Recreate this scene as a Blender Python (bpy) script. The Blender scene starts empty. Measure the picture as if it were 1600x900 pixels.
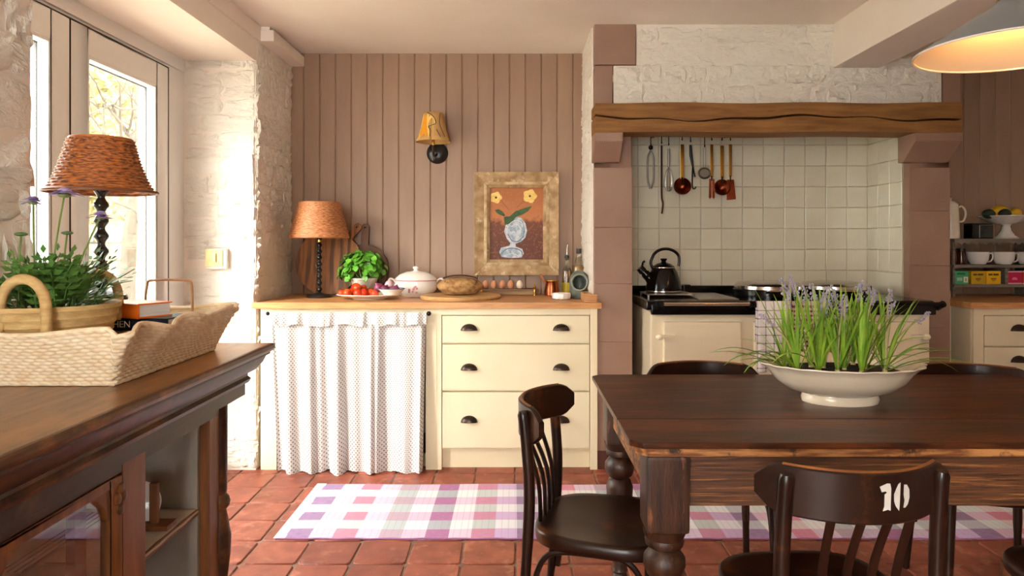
import bpy, bmesh, math, random
from mathutils import Vector, Matrix, noise as mnoise
R = random.Random(7)
PI = math.pi
sc = bpy.context.scene
COL = sc.collection

# ------------------------------------------------------------------ camera, world, sun, exposure
F = 1100.0; VX, VY = 803.0, 378.0; H = 1.25      # focal length in px, vanishing point, eye height
cam = bpy.data.cameras.new('camera'); camo = bpy.data.objects.new('camera', cam); COL.objects.link(camo)
camo.location = (0, 0, H); camo.rotation_euler = (PI/2, 0, 0)
cam.sensor_width = 36; cam.lens = F/1600*36
cam.shift_x = -(VX-800)/1600; cam.shift_y = -(450-VY)/1600
cam.clip_start = .05
sc.camera = camo
def PX(px, d): return (px-VX)*d/F
def PZ(py, d): return H-(py-VY)*d/F

world = bpy.data.worlds.new('sky'); sc.world = world; world.use_nodes = True
bg = world.node_tree.nodes['Background']; bg.inputs[0].default_value = (.975, .985, .93, 1); bg.inputs[1].default_value = 4.6
sun = bpy.data.lights.new('sun_offscreen', 'SUN'); sun.energy = 2.6; sun.angle = math.radians(24); sun.color = (1, .96, .88)
suno = bpy.data.objects.new('sun_offscreen', sun); COL.objects.link(suno)
suno.rotation_euler = Vector((.52, .74, -.42)).to_track_quat('-Z', 'Y').to_euler()
vs = sc.view_settings
vs.view_transform = 'Standard'; vs.look = 'None'; vs.gamma = 1; vs.use_curve_mapping = False
vs.exposure = 1.85

# ------------------------------------------------------------------ mesh helpers
class MB:
    def __init__(s): s.v = []; s.f = []; s.uv = []
    def add(s, vs, fs, uvs=None):
        o = len(s.v); s.v += [tuple(p) for p in vs]; s.f += [tuple(i+o for i in f) for f in fs]
        s.uv += uvs if uvs else [(0, 0)]*len(vs)
        if uvs: s.hasuv = True
        return s
    hasuv = False
    def box(s, x0, x1, y0, y1, z0, z1):
        v = [(x, y, z) for z in (z0, z1) for y in (y0, y1) for x in (x0, x1)]
        return s.add(v, [(0,2,3,1),(4,5,7,6),(0,1,5,4),(2,6,7,3),(0,4,6,2),(1,3,7,5)])
    def prism(s, poly, axis, a, b):
        n = len(poly)
        def P(p, t):
            return {'x': (t, p[0], p[1]), 'y': (p[0], t, p[1]), 'z': (p[0], p[1], t)}[axis]
        v = [P(p, a) for p in poly]+[P(p, b) for p in poly]
        f = [tuple(range(n)), tuple(range(2*n-1, n-1, -1))]+[(i, i+n, (i+1) % n+n, (i+1) % n) for i in range(n)]
        return s.add(v, f)
    def tube(s, path, rad, n=8, caps=True, closed=False, flat=1.0, up=None):
        path = [Vector(p) for p in path]; m = len(path)
        if not hasattr(rad, '__len__'): rad = [rad]*m
        rings = []; prev = None
        for i, p in enumerate(path):
            if closed: t = path[(i+1) % m]-path[i-1]
            else: t = path[min(i+1, m-1)]-path[max(i-1, 0)]
            t.normalize()
            if prev is None:
                a = Vector(up) if up else (Vector((0, 0, 1)) if abs(t.z) < .9 else Vector((1, 0, 0)))
                prev = a
            a = prev-t*prev.dot(t)
            if a.length < 1e-5: a = t.orthogonal()
            a.normalize(); b = t.cross(a); prev = a
            rings.append([p+(a*math.cos(2*PI*k/n)*flat+b*math.sin(2*PI*k/n))*rad[i] for k in range(n)])
        v = [q for r in rings for q in r]; f = []
        for i in range(m if closed else m-1):
            j = (i+1) % m
            for k in range(n): f.append((i*n+k, j*n+k, j*n+(k+1) % n, i*n+(k+1) % n))
        if caps and not closed:
            f.append(tuple(range(n))); f.append(tuple(range(m*n-1, (m-1)*n-1, -1)))
        f = [tuple(reversed(q)) for q in f]
        return s.add(v, f)
    def cyl(s, p0, p1, r0, r1=None, n=12): return s.tube([p0, p1], [r0, r0 if r1 is None else r1], n)
    def lathe(s, prof, n=24, c=(0, 0, 0), sx=1, sy=1, wob=None, caps=True):
        v = []; f = []; m = len(prof)
        for r, z in prof:
            for k in range(n):
                a = 2*PI*k/n; q = r*(1+(wob(a, z) if wob else 0))
                v.append((c[0]+q*math.cos(a)*sx, c[1]+q*math.sin(a)*sy, c[2]+z))
        for i in range(m-1):
            for k in range(n): f.append((i*n+k, i*n+(k+1) % n, (i+1)*n+(k+1) % n, (i+1)*n+k))
        if caps and prof[0][0] > 1e-6: f.append(tuple(range(n-1, -1, -1)))
        if caps and prof[-1][0] > 1e-6: f.append(tuple(range((m-1)*n, m*n)))
        return s.add(v, f)
    def grid(s, fn, nu, nv, uvs=None):
        v = []; uv = []
        for j in range(nv+1):
            for i in range(nu+1):
                v.append(fn(i/nu, j/nv)); uv.append(uvs(i/nu, j/nv) if uvs else (i/nu, j/nv))
        f = [(j*(nu+1)+i, j*(nu+1)+i+1, (j+1)*(nu+1)+i+1, (j+1)*(nu+1)+i) for j in range(nv) for i in range(nu)]
        return s.add(v, f, uv)
    def ball(s, c, r, n=10, m=7, sx=1, sy=1, sz=1):
        prof = [(r*math.sin(PI*i/m), -r*math.cos(PI*i/m)*sz) for i in range(m+1)]
        prof[0] = (1e-5, prof[0][1]); prof[-1] = (1e-5, prof[-1][1])
        return s.lathe(prof, n, c, sx, sy)
    def mesh(s, name, smooth=False, bevel=0, weld=False, ang=38):
        me = bpy.data.meshes.new(name)
        if bevel:
            bm = bmesh.new(); vv = [bm.verts.new(p) for p in s.v]
            for f in s.f:
                try: bm.faces.new([vv[i] for i in f])
                except ValueError: pass
            bmesh.ops.remove_doubles(bm, verts=bm.verts, dist=1e-6)
            bmesh.ops.recalc_face_normals(bm, faces=bm.faces)
            ed = [e for e in bm.edges if len(e.link_faces) == 2 and e.calc_face_angle(0) > math.radians(32)]
            bmesh.ops.bevel(bm, geom=ed, offset=bevel, segments=2, profile=.6, affect='EDGES', clamp_overlap=True)
            bm.to_mesh(me); bm.free()
        else:
            me.from_pydata(s.v, [], s.f)
            if s.hasuv:
                l = me.uv_layers.new(name='UVMap')
                for lp in me.loops: l.data[lp.index].uv = s.uv[lp.vertex_index]
            else:
                bm = bmesh.new(); bm.from_mesh(me); bmesh.ops.recalc_face_normals(bm, faces=bm.faces); bm.to_mesh(me); bm.free()
        if smooth or bevel:
            me.polygons.foreach_set('use_smooth', [True]*len(me.polygons))
            me.set_sharp_from_angle(angle=math.radians(ang))
        me.update()
        return me

def link(o, parent=None):
    COL.objects.link(o)
    if parent: o.parent = parent
    return o
def tag(o, label=None, cat=None, group=None, kind=None):
    if label: o['label'] = label
    if cat: o['category'] = cat
    if group: o['group'] = group
    if kind: o['kind'] = kind
    return o
def part(name, mb, m, parent=None, smooth=False, bevel=0, loc=None, rot=None, scale=None, label=None, ang=38):
    me = mb if isinstance(mb, bpy.types.Mesh) else mb.mesh(name, smooth, bevel, ang=ang)
    if m and not me.materials: me.materials.append(m)
    o = bpy.data.objects.new(name, me); link(o, parent)
    if loc: o.location = loc
    if rot: o.rotation_euler = rot
    if scale: o.scale = scale
    if label: o['label'] = label
    if bevel: o.modifiers.new('weighted', 'WEIGHTED_NORMAL').keep_sharp = True
    return o
def thing(name, label, cat, loc=(0, 0, 0), rotz=0, group=None):
    o = bpy.data.objects.new(name, None); o.empty_display_size = .05; link(o)
    o.location = loc; o.rotation_euler = (0, 0, rotz)
    return tag(o, label, cat, group)
def struct(name, mb, m, **k):
    return tag(part(name, mb, m, **k), kind='structure')
def copy_tree(o, parent=None):
    c = o.copy(); link(c, parent)
    if parent: c.matrix_parent_inverse = o.matrix_parent_inverse.copy()
    for ch in list(o.children): copy_tree(ch, c)
    return c
def smoothpath(pts, k=6):
    pts = [Vector(p) for p in pts]; out = []
    for i in range(len(pts)-1):
        p0 = pts[max(i-1, 0)]; p1 = pts[i]; p2 = pts[i+1]; p3 = pts[min(i+2, len(pts)-1)]
        for j in range(k):
            t = j/k
            out.append(.5*((2*p1)+(p2-p0)*t+(2*p0-5*p1+4*p2-p3)*t*t+(3*p1-p0-3*p2+p3)*t**3))
    return out+[pts[-1]]

# ------------------------------------------------------------------ materials
def lin(c):
    return tuple(((x/255)/12.92 if x/255 <= .04045 else ((x/255+.055)/1.055)**2.4) for x in c)+(1,)
def base(name):
    m = bpy.data.materials.new(name); m.use_nodes = True
    return m, m.node_tree, m.node_tree.nodes['Principled BSDF']
def nd(nt, t, **k):
    n = nt.nodes.new(t)
    for a, b in k.items(): setattr(n, a, b)
    return n
def coords(nt, stretch=(1, 1, 1), which='Object', rnd=True):
    tc = nd(nt, 'ShaderNodeTexCoord'); mp = nd(nt, 'ShaderNodeMapping'); mp.inputs['Scale'].default_value = stretch
    nt.links.new(tc.outputs[which], mp.inputs['Vector'])
    if rnd:
        oi = nd(nt, 'ShaderNodeObjectInfo'); mu = nd(nt, 'ShaderNodeMath', operation='MULTIPLY'); mu.inputs[1].default_value = 37.3
        nt.links.new(oi.outputs['Random'], mu.inputs[0]); nt.links.new(mu.outputs[0], mp.inputs['Location'])
    return mp.outputs[0]
def noise(nt, vec, scale, detail=5, rough=.55, dist=0):
    n = nd(nt, 'ShaderNodeTexNoise'); n.inputs['Scale'].default_value = scale; n.inputs['Detail'].default_value = detail
    n.inputs['Roughness'].default_value = rough; n.inputs['Distortion'].default_value = dist
    nt.links.new(vec, n.inputs['Vector']); return n.outputs['Fac']
def ramp(nt, fac, stops, const=False):
    r = nd(nt, 'ShaderNodeValToRGB'); e = r.color_ramp.elements
    if const: r.color_ramp.interpolation = 'CONSTANT'
    while len(e) < len(stops): e.new(.5)
    for q, (p, c) in zip(e, stops): q.position = p; q.color = c
    nt.links.new(fac, r.inputs[0]); return r.outputs[0]
def mixc(nt, fac, a, b, mode='MIX'):
    n = nd(nt, 'ShaderNodeMix', data_type='RGBA', blend_type=mode)
    for s, x in ((n.inputs[0], fac), (n.inputs[6], a), (n.inputs[7], b)):
        if hasattr(x, 'is_linked'): nt.links.new(x, s)
        else: s.default_value = x
    return n.outputs[2]
def math_(nt, op, a, b=None):
    n = nd(nt, 'ShaderNodeMath', operation=op)
    for s, x in zip(n.inputs, (a, b)):
        if x is None: continue
        if hasattr(x, 'is_linked'): nt.links.new(x, s)
        else: s.default_value = x
    return n.outputs[0]
def bump(nt, b, h, strength, dist=.01):
    n = nd(nt, 'ShaderNodeBump'); n.inputs['Strength'].default_value = strength; n.inputs['Distance'].default_value = dist
    nt.links.new(h, n.inputs['Height']); nt.links.new(n.outputs[0], b.inputs['Normal'])
MATS = {}
def mat(name, c, rough=.5, metal=0, c2=None, ns=6, stretch=(1, 1, 1), con=(.35, .65), c3=None, ns3=3, con3=(.6, .7), st3=None,
        rand=0, bs=0, bst=.3, bdist=.004, spec=.5, coat=0, alpha=None, sss=0, cw='Object'):
    if name in MATS: return MATS[name]
    m, nt, b = base(name); MATS[name] = m
    b.inputs['Roughness'].default_value = rough; b.inputs['Metallic'].default_value = metal
    b.inputs['Specular IOR Level'].default_value = spec
    if coat: b.inputs['Coat Weight'].default_value = coat; b.inputs['Coat Roughness'].default_value = .15
    if sss: b.inputs['Subsurface Weight'].default_value = sss; b.inputs['Subsurface Radius'].default_value = (.02, .01, .005)
    col = lin(c)
    if c2 or c3 or bs: vec = coords(nt, stretch, cw)
    if c2: col = ramp(nt, noise(nt, vec, ns), [(con[0], lin(c)), (con[1], lin(c2))])
    if c3:
        v3 = coords(nt, st3 or (1, 1, 1))
        fac = ramp(nt, noise(nt, v3, ns3, 7, .65), [(con3[0], (0, 0, 0, 1)), (con3[1], (1, 1, 1, 1))])
        col = mixc(nt, fac, col, lin(c3))
    if rand:
        oi = nd(nt, 'ShaderNodeObjectInfo'); mr = nd(nt, 'ShaderNodeMapRange'); mr.inputs[3].default_value = 1-rand; mr.inputs[4].default_value = 1+rand
        nt.links.new(oi.outputs['Random'], mr.inputs[0])
        hs = nd(nt, 'ShaderNodeHueSaturation'); nt.links.new(mr.outputs[0], hs.inputs['Value'])
        if hasattr(col, 'is_linked'): nt.links.new(col, hs.inputs['Color'])
        else: hs.inputs['Color'].default_value = col
        col = hs.outputs[0]
    if hasattr(col, 'is_linked'): nt.links.new(col, b.inputs['Base Color'])
    else: b.inputs['Base Color'].default_value = col
    if bs: bump(nt, b, noise(nt, vec, bs, 6, .6), bst, bdist)
    return m

M_white = mat('painted_stone', (242, 236, 224), .7, c2=(236, 228, 214), ns=9, bs=17, bst=.8, bdist=.02)
M_stone = mat('painted_rubble_stone', (242, 236, 224), .7, c2=(238, 230, 217), ns=1.5, bs=4.5, bst=.8, bdist=.016)
M_plaster = mat('ceiling_plaster', (243, 232, 220), .8, c2=(239, 227, 213), ns=3, bs=30, bst=.1)
M_mauve = mat('mauve_panel_paint', (158, 127, 104), .42, c2=(150, 119, 97), ns=5, stretch=(3, 3, .5), rand=.025, bs=60, bst=.05)
M_pillar = mat('mauve_stone_paint', (159, 126, 107), .5, c2=(149, 115, 97), ns=4, bs=14, bst=.2, bdist=.006)
M_upvc = mat('white_door_frame', (238, 236, 232), .3)
M_gasket = mat('dark_gasket', (45, 42, 40), .6)
M_terra = mat('terracotta', (160, 84, 61), .48, c2=(126, 60, 42), ns=9, con=(.32, .66), c3=(184, 116, 92), ns3=11, con3=(.55, .72), rand=.14, bs=35, bst=.35, bdist=.004)
M_grout = mat('floor_mortar', (158, 122, 100), .9, c2=(120, 88, 72), ns=14, bs=60, bst=.3)
M_tile = mat('glazed_cream_tile', (232, 225, 204), .16, c2=(226, 217, 194), ns=5, rand=.035, bs=7, bst=.22, bdist=.006)
M_tgrout = mat('tile_grout', (196, 184, 158), .8)
M_cream = mat('cream_cabinet_paint', (241, 228, 194), .45, c2=(237, 222, 186), ns=3, bs=90, bst=.03)
M_oakx = mat('oak_worktop', (214, 158, 100), .38, c2=(190, 130, 76), ns=5, stretch=(1.2, 14, 14), c3=(160, 104, 58), ns3=7, st3=(.8, 20, 20), con3=(.58, .68), bs=30, bst=.08)
M_oak = mat('oak_mantel', (154, 106, 52), .65, c2=(120, 78, 34), ns=4, stretch=(1, 9, 9), c3=(96, 58, 24), ns3=5, st3=(.9, 5, 5), con3=(.6, .72), bs=24, bst=.5, bdist=.006)
M_table = mat('dark_stained_table', (72, 38, 22), .34, c2=(48, 26, 16), ns=5, stretch=(1.2, 12, 12), c3=(118, 64, 34), ns3=3, st3=(1, 6, 6), con3=(.47, .76), bs=24, bst=.12, spec=.3)
M_tedge = mat('worn_table_edge', (190, 132, 76), .55, c2=(120, 70, 34), ns=6, stretch=(1.5, 14, 14), con=(.4, .6), c3=(60, 34, 20), ns3=9, con3=(.55, .62), bs=40, bst=.4)
M_tapron = mat('worn_table_apron', (104, 62, 34), .5, c2=(60, 35, 20), ns=6, stretch=(1, 1, 26), con=(.36, .64), c3=(160, 106, 56), ns3=6, st3=(.8, .8, 24), con3=(.55, .68), bs=30, bst=.4)
M_tleg = mat('worn_table_leg', (74, 43, 26), .4, c2=(42, 24, 15), ns=7, stretch=(7, 7, 1), c3=(150, 92, 52), ns3=9, st3=(4, 4, .9), con3=(.6, .72), bs=30, bst=.3)
M_chair = mat('dark_bentwood', (42, 23, 14), .3, c2=(32, 17, 11), ns=9, stretch=(1, 1, 1), c3=(116, 64, 30), ns3=6, con3=(.58, .76), coat=.08, spec=.35)
M_chairw = mat('worn_bentwood_edge', (150, 92, 44), .35, c2=(100, 56, 26), ns=12, con=(.3, .7), coat=.2)
M_side = mat('sideboard_wood', (62, 37, 23), .38, c2=(42, 25, 16), ns=4, stretch=(9, 1, 9), c3=(150, 96, 48), ns3=2.2, st3=(1.3, .8, 1), con3=(.54, .72), bs=20, bst=.15)
M_sidetop = mat('sideboard_top_wood', (138, 90, 52), .3, c2=(92, 57, 34), ns=4, stretch=(9, 1, 9), c3=(186, 128, 70), ns3=2, st3=(2, .7, 1), con3=(.46, .72), bs=20, bst=.1)
M_sidedoor = mat('sideboard_door_wood', (140, 86, 44), .42, c2=(106, 62, 30), ns=5, stretch=(6, 6, 1), bs=20, bst=.12)
M_greypaint = mat('grey_interior_paint', (176, 170, 160), .7, c2=(160, 152, 140), ns=4)
M_wick = mat('pale_wicker', (248, 230, 200), .6, c2=(232, 204, 164), ns=40, con=(.35, .65), bs=120, bst=.2)
M_straw = mat('straw_plait', (216, 184, 126), .7, c2=(192, 156, 98), ns=22, stretch=(1, 1, 3), bs=90, bst=.4)
M_wickb = mat('brown_wicker', (200, 116, 48), .5, c2=(92, 46, 22), ns=1, stretch=(34, 42, 1), con=(.40, .62), bs=3, bst=.3, cw='UV')
M_wickt = mat('tan_wicker', (206, 140, 88), .5, c2=(146, 84, 46), ns=1, stretch=(44, 50, 1), con=(.38, .62), bs=3, bst=.3, cw='UV')
M_black = mat('black_lacquer', (26, 22, 20), .3)
M_enamel = mat('black_enamel', (10, 10, 12), .14, spec=.35)
M_agac = mat('cream_enamel', (236, 220, 190), .2, coat=.3)
M_chrome = mat('chrome', (205, 200, 195), .18, 1)
M_steel = mat('brushed_steel', (170, 168, 165), .3, 1)
M_brass = mat('brass', (212, 170, 84), .25, 1)
M_copper = mat('copper', (184, 98, 66), .28, 1, c2=(140, 70, 46), ns=14)
M_copperd = mat('aged_copper', (110, 56, 38), .3, 1, c2=(140, 74, 48), ns=12)
M_bronze = mat('bronze_handle', (74, 62, 54), .32, .9)
M_iron = mat('dark_iron', (40, 32, 28), .5, .6)
M_china = mat('white_china', (238, 232, 224), .15, coat=.3)
M_creamware = mat('creamware', (238, 224, 202), .2, c2=(226, 204, 174), ns=3, con=(.5, .8), coat=.3)
M_pinkp = mat('pink_print', (206, 132, 140), .3)
M_soil = mat('potting_soil', (38, 26, 20), .95, c2=(58, 40, 30), ns=40, bs=60, bst=1)
M_leafb = mat('basil_leaf', (112, 178, 58), .35, c2=(72, 140, 38), ns=8, rand=.22)
M_leafm = mat('muscari_leaf', (160, 196, 62), .45, c2=(96, 146, 42), ns=11, stretch=(1, 1, 1), rand=.25)
M_leafs = mat('scabious_leaf', (104, 146, 66), .5, c2=(72, 114, 48), ns=10, rand=.25)
M_stem = mat('green_stem', (120, 140, 74), .6)
M_stemd = mat('dry_stem', (176, 168, 108), .6)
M_lilac = mat('lilac_petal', (172, 146, 206), .6, c2=(146, 116, 186), ns=40)
M_musc = mat('muscari_floret', (166, 160, 184), .6, rand=.1)
M_tom = mat('tomato', (206, 44, 22), .2, c2=(220, 86, 30), ns=5, rand=.12)
M_onion = mat('red_onion', (104, 32, 66), .3, c2=(150, 70, 104), ns=12, stretch=(1, 1, .3))
M_onionw = mat('pale_onion', (224, 180, 190), .35)
M_greenveg = mat('green_calyx', (70, 110, 40), .6)
M_egg = mat('brown_egg', (206, 142, 106), .5, rand=.08)
M_eggw = mat('pale_egg', (232, 212, 190), .5)
M_crust = mat('bread_crust', (140, 96, 54), .8, c2=(190, 150, 98), ns=30, con=(.35, .65), c3=(88, 52, 28), ns3=13, st3=(1, 1, 2.6), con3=(.52, .72), bs=50, bst=.6)
M_crustd = mat('bread_dark_crust', (56, 32, 20), .8, c2=(84, 52, 30), ns=16, bs=60, bst=.6)
M_board1 = mat('board_striped_wood', (168, 110, 60), .5, c2=(104, 64, 34), ns=7, stretch=(5, 1, .35), con=(.44, .56), bs=30, bst=.1)
M_board2 = mat('board_brown_wood', (110, 70, 44), .5, c2=(86, 52, 32), ns=6, stretch=(6, 1, .6))
M_board3 = mat('board_pale_wood', (206, 162, 108), .5, c2=(186, 140, 88), ns=6, stretch=(1, 8, 1))
M_frame = mat('distressed_frame', (198, 166, 124), .65, c2=(150, 116, 76), ns=14, con=(.35, .65), c3=(222, 202, 168), ns3=22, con3=(.58, .7), bs=40, bst=.4)
M_framed = mat('distressed_frame_inner', (166, 132, 88), .65, c2=(208, 184, 146), ns=18, con=(.4, .65))
M_grey = mat('sage_stoneware', (112, 118, 108), .35, c2=(94, 100, 92), ns=8)
M_pdark = mat('painted_dark', (30, 24, 20), .6)
M_orange = mat('orange_cover', (230, 108, 22), .4)
M_pages = mat('page_block', (226, 220, 214), .8, c2=(204, 196, 190), ns=10, stretch=(1, 1, 60))
M_navy = mat('navy_cover', (30, 42, 56), .4)
M_teal = mat('teal_cover', (44, 92, 110), .4)
M_ltext = mat('white_print', (236, 234, 228), .5)
M_switch = mat('switch_plate_white', (236, 230, 218), .4)
M_tree = mat('tree_bark', (62, 54, 44), .9, c2=(80, 70, 56), ns=10, bs=20, bst=.5)
M_gwall = mat('garden_stone', (146, 140, 122), .9, c2=(130, 126, 102), ns=2, rand=.08, bs=8, bst=.6, bdist=.03)
M_garden = mat('garden_gravel', (206, 200, 184), .95, c2=(190, 188, 164), ns=1.5)
M_hedge = mat('pale_foliage', (168, 158, 112), .8, c2=(140, 138, 88), ns=4, rand=.2)
M_weath = mat('weathered_grey_wood', (136, 126, 112), .75, c2=(104, 94, 82), ns=6, stretch=(1, 10, 10), bs=30, bst=.3)
M_zinc = mat('grey_blue_enamel', (128, 138, 144), .35, coat=.2)
M_shadein = mat('white_enamel_inside', (238, 226, 206), .35)
M_lemon = mat('lemon', (226, 178, 32), .4, bs=80, bst=.2)
M_avocado = mat('avocado_skin', (38, 50, 28), .5, bs=50, bst=.4)
M_jamjar = mat('dark_jam_jar', (70, 30, 14), .15, coat=.4)
M_purple = mat('purple_cloth', (120, 70, 110), .8, c2=(180, 150, 170), ns=12)
M_paper = mat('printed_shelf_paper', (206, 190, 170), .7, c2=(186, 164, 142), ns=5)
M_ink = mat('ink_line', (70, 66, 62), .7)

def glass(name, tint=(1, 1, 1, 1), refl=.09, rough=.02):
    m, nt, b = base(name); out = nt.nodes['Material Output']
    tr = nd(nt, 'ShaderNodeBsdfTransparent'); tr.inputs[0].default_value = tint
    gl = nd(nt, 'ShaderNodeBsdfGlossy'); gl.inputs['Roughness'].default_value = rough
    lw = nd(nt, 'ShaderNodeLayerWeight'); lw.inputs[0].default_value = .25
    mx = nd(nt, 'ShaderNodeMixShader')
    nt.links.new(math_(nt, 'ADD', math_(nt, 'MULTIPLY', lw.outputs['Facing'], .35), refl*.4), mx.inputs[0])
    nt.links.new(tr.outputs[0], mx.inputs[1]); nt.links.new(gl.outputs[0], mx.inputs[2]); nt.links.new(mx.outputs[0], out.inputs[0])
    nt.nodes.remove(b); return m
M_glass = glass('window_glass')
M_bottle = glass('clear_bottle_glass', (.86, .88, .82, 1), .2)
M_oil = mat('olive_oil', (120, 78, 10), .12, coat=.5)

def emis(name, c, s):
    m, nt, b = base(name); b.inputs['Base Color'].default_value = lin(c); b.inputs['Emission Color'].default_value = lin(c)
    b.inputs['Emission Strength'].default_value = s; return m
M_bulb = emis('lit_bulb', (255, 196, 110), 5)

def uvnode(nt): return nd(nt, 'ShaderNodeTexCoord').outputs['UV']
def m_curtain():
    m, nt, b = base('dotted_curtain_cotton'); b.inputs['Roughness'].default_value = .9
    mp = nd(nt, 'ShaderNodeMapping'); mp.inputs['Rotation'].default_value = (0, 0, PI/4); mp.inputs['Scale'].default_value = (62, 62, 1)
    nt.links.new(uvnode(nt), mp.inputs[0])
    vo = nd(nt, 'ShaderNodeTexVoronoi', voronoi_dimensions='2D'); vo.inputs['Randomness'].default_value = 0; vo.inputs['Scale'].default_value = 1
    nt.links.new(mp.outputs[0], vo.inputs['Vector'])
    fac = ramp(nt, vo.outputs['Distance'], [(.20, (1, 1, 1, 1)), (.30, (0, 0, 0, 1))])
    sp = nd(nt, 'ShaderNodeSeparateXYZ'); nt.links.new(uvnode(nt), sp.inputs[0])
    w = math_(nt, 'FRACT', math_(nt, 'MULTIPLY', sp.outputs[0], 22))
    dc = ramp(nt, w, [(0, lin((120, 104, 112))), (.5, lin((160, 128, 122)))], True)
    nt.links.new(mixc(nt, fac, lin((218, 217, 214)), dc), b.inputs['Base Color'])
    b.inputs['Subsurface Weight'].default_value = 0
    return m
M_curtain = m_curtain()
def m_rug():
    m, nt, b = base('woven_plaid_cotton'); b.inputs['Roughness'].default_value = .95
    sp = nd(nt, 'ShaderNodeSeparateXYZ'); nt.links.new(uvnode(nt), sp.inputs[0])
    seq = [(138, 96, 150), (232, 196, 220), (226, 120, 150), (232, 206, 226), (190, 160, 178), (226, 196, 222), (172, 84, 148), (232, 208, 230), (206, 120, 156), (214, 176, 220)]
    fu = math_(nt, 'FRACT', math_(nt, 'DIVIDE', sp.outputs[0], .98))
    band = ramp(nt, fu, [(i/10, lin(c)) for i, c in enumerate(seq)], True)
    pale = [(196, 196, 206), (234, 240, 238), (244, 222, 220), (248, 247, 248), (190, 204, 202), (246, 245, 248), (176, 182, 190), (249, 248, 250), (200, 210, 206), (242, 242, 246)]
    band2 = ramp(nt, fu, [(i/10, lin(c)) for i, c in enumerate(pale)], True)
    fv = math_(nt, 'FRACT', math_(nt, 'DIVIDE', sp.outputs[1], .67/3.5))
    row = math_(nt, 'GREATER_THAN', fv, .5)
    col = mixc(nt, row, band, band2)
    wv = math_(nt, 'FRACT', math_(nt, 'MULTIPLY', sp.outputs[0], 34))
    line = math_(nt, 'MULTIPLY', math_(nt, 'LESS_THAN', wv, .16), .22)
    col = mixc(nt, line, col, lin((150, 120, 160)))
    n = noise(nt, coords(nt, (30, 160, 1), 'UV', False), 1, 3)
    col = mixc(nt, math_(nt, 'MULTIPLY', n, .35), col, lin((236, 224, 234)))
    nt.links.new(col, b.inputs['Base Color'])
    bump(nt, b, math_(nt, 'SINE', math_(nt, 'MULTIPLY', sp.outputs[1], 900)), .4, .003)
    return m
M_rug = m_rug()
M_rugend = mat('rug_white_hem', (240, 236, 238), .95)
def m_check(name, bgc, lc, per, wid):
    m, nt, b = base(name); b.inputs['Roughness'].default_value = .95
    sp = nd(nt, 'ShaderNodeSeparateXYZ'); nt.links.new(uvnode(nt), sp.inputs[0])
    a = math_(nt, 'LESS_THAN', math_(nt, 'FRACT', math_(nt, 'DIVIDE', sp.outputs[0], per)), wid)
    c = math_(nt, 'LESS_THAN', math_(nt, 'FRACT', math_(nt, 'DIVIDE', sp.outputs[1], per)), wid)
    f = math_(nt, 'MULTIPLY', math_(nt, 'ADD', a, c), .5)
    nt.links.new(mixc(nt, f, lin(bgc), lin(lc)), b.inputs['Base Color']); return m
M_towel1 = m_check('checked_linen', (238, 232, 230), (90, 40, 50), .042, .14)
M_towel2 = m_check('small_checked_linen', (226, 206, 196), (110, 40, 36), .022, .45)

# ------------------------------------------------------------------ structure
YB, YF, CEIL = 4.47, 3.88, 2.445      # panelled wall, chimney-breast front, ceiling height
XL = -1.415                           # inner face of the left wall
YNEAR = -1.6; XR = 4.3

# floor: mortar bed with terracotta tiles
fl = struct('floor', MB().box(-2.6, XR, YNEAR, 4.6, -.06, -.006), M_grout)
TS = .2135
tms = []
for k in range(6):
    mb = MB(); rr = random.Random(k); h = TS/2-.0042; c = .012
    pts = [(-h+c, -h), (h-c, -h), (h, -h+c), (h, h-c), (h-c, h), (-h+c, h), (-h, h-c), (-h, -h+c)]
    pts = [(x+rr.uniform(-.0025, .0025), y+rr.uniform(-.0025, .0025)) for x, y in pts]
    top = [(x*.965, y*.965, 0) for x, y in pts]; mid = [(x, y, -.004) for x, y in pts]; bot = [(x, y, -.02) for x, y in pts]
    f = [tuple(range(8))]+[(i+8, (i+1) % 8+8, (i+1) % 8, i) for i in range(8)]+[(i+16, (i+1) % 8+16, (i+1) % 8+8, i+8) for i in range(8)]
    mb.add(top+mid+bot, f); me = mb.mesh('tile', smooth=True); me.materials.append(M_terra); tms.append(me)
x0t = PX(805, F*1.25/(740-VY)); y0t = F*H/(761.5-VY)
far_tiles = MB()
for j in range(-25, 5):
    for i in range(-12, 17):
        x = x0t+(i+.5)*TS; y = y0t-(.5)*TS+j*TS
        if x < -2.5 or x > XR-.1 or y > 4.5 or y < YNEAR+.1: continue
        if -1.75 < x < 2.75 and y > 2.15 and not (x < XL-.1 and y > 3.9) and not (y > 4.0):
            o = part('tile', tms[R.randrange(6)], None, fl, loc=(x, y, R.uniform(-.0015, .0015)), rot=(R.uniform(-.004, .004), R.uniform(-.004, .004), R.choice((0, PI/2, PI, -PI/2))))
        else:
            h = TS/2-.005; far_tiles.box(x-h, x+h, y-h, y+h, -.02, 0)
tag(part('tile_field', far_tiles, M_terra, fl), kind='stuff')

# ceiling
struct('ceiling', MB().box(-1.5, XR, YNEAR, 4.6, CEIL, CEIL+.12), M_plaster)
# boxed ceiling beam running from the chimney breast towards the table
struct('trim_1', MB().box(1.755, 2.01, YNEAR, YF+.05, 2.207, CEIL+.02), M_plaster, bevel=.006)

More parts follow.
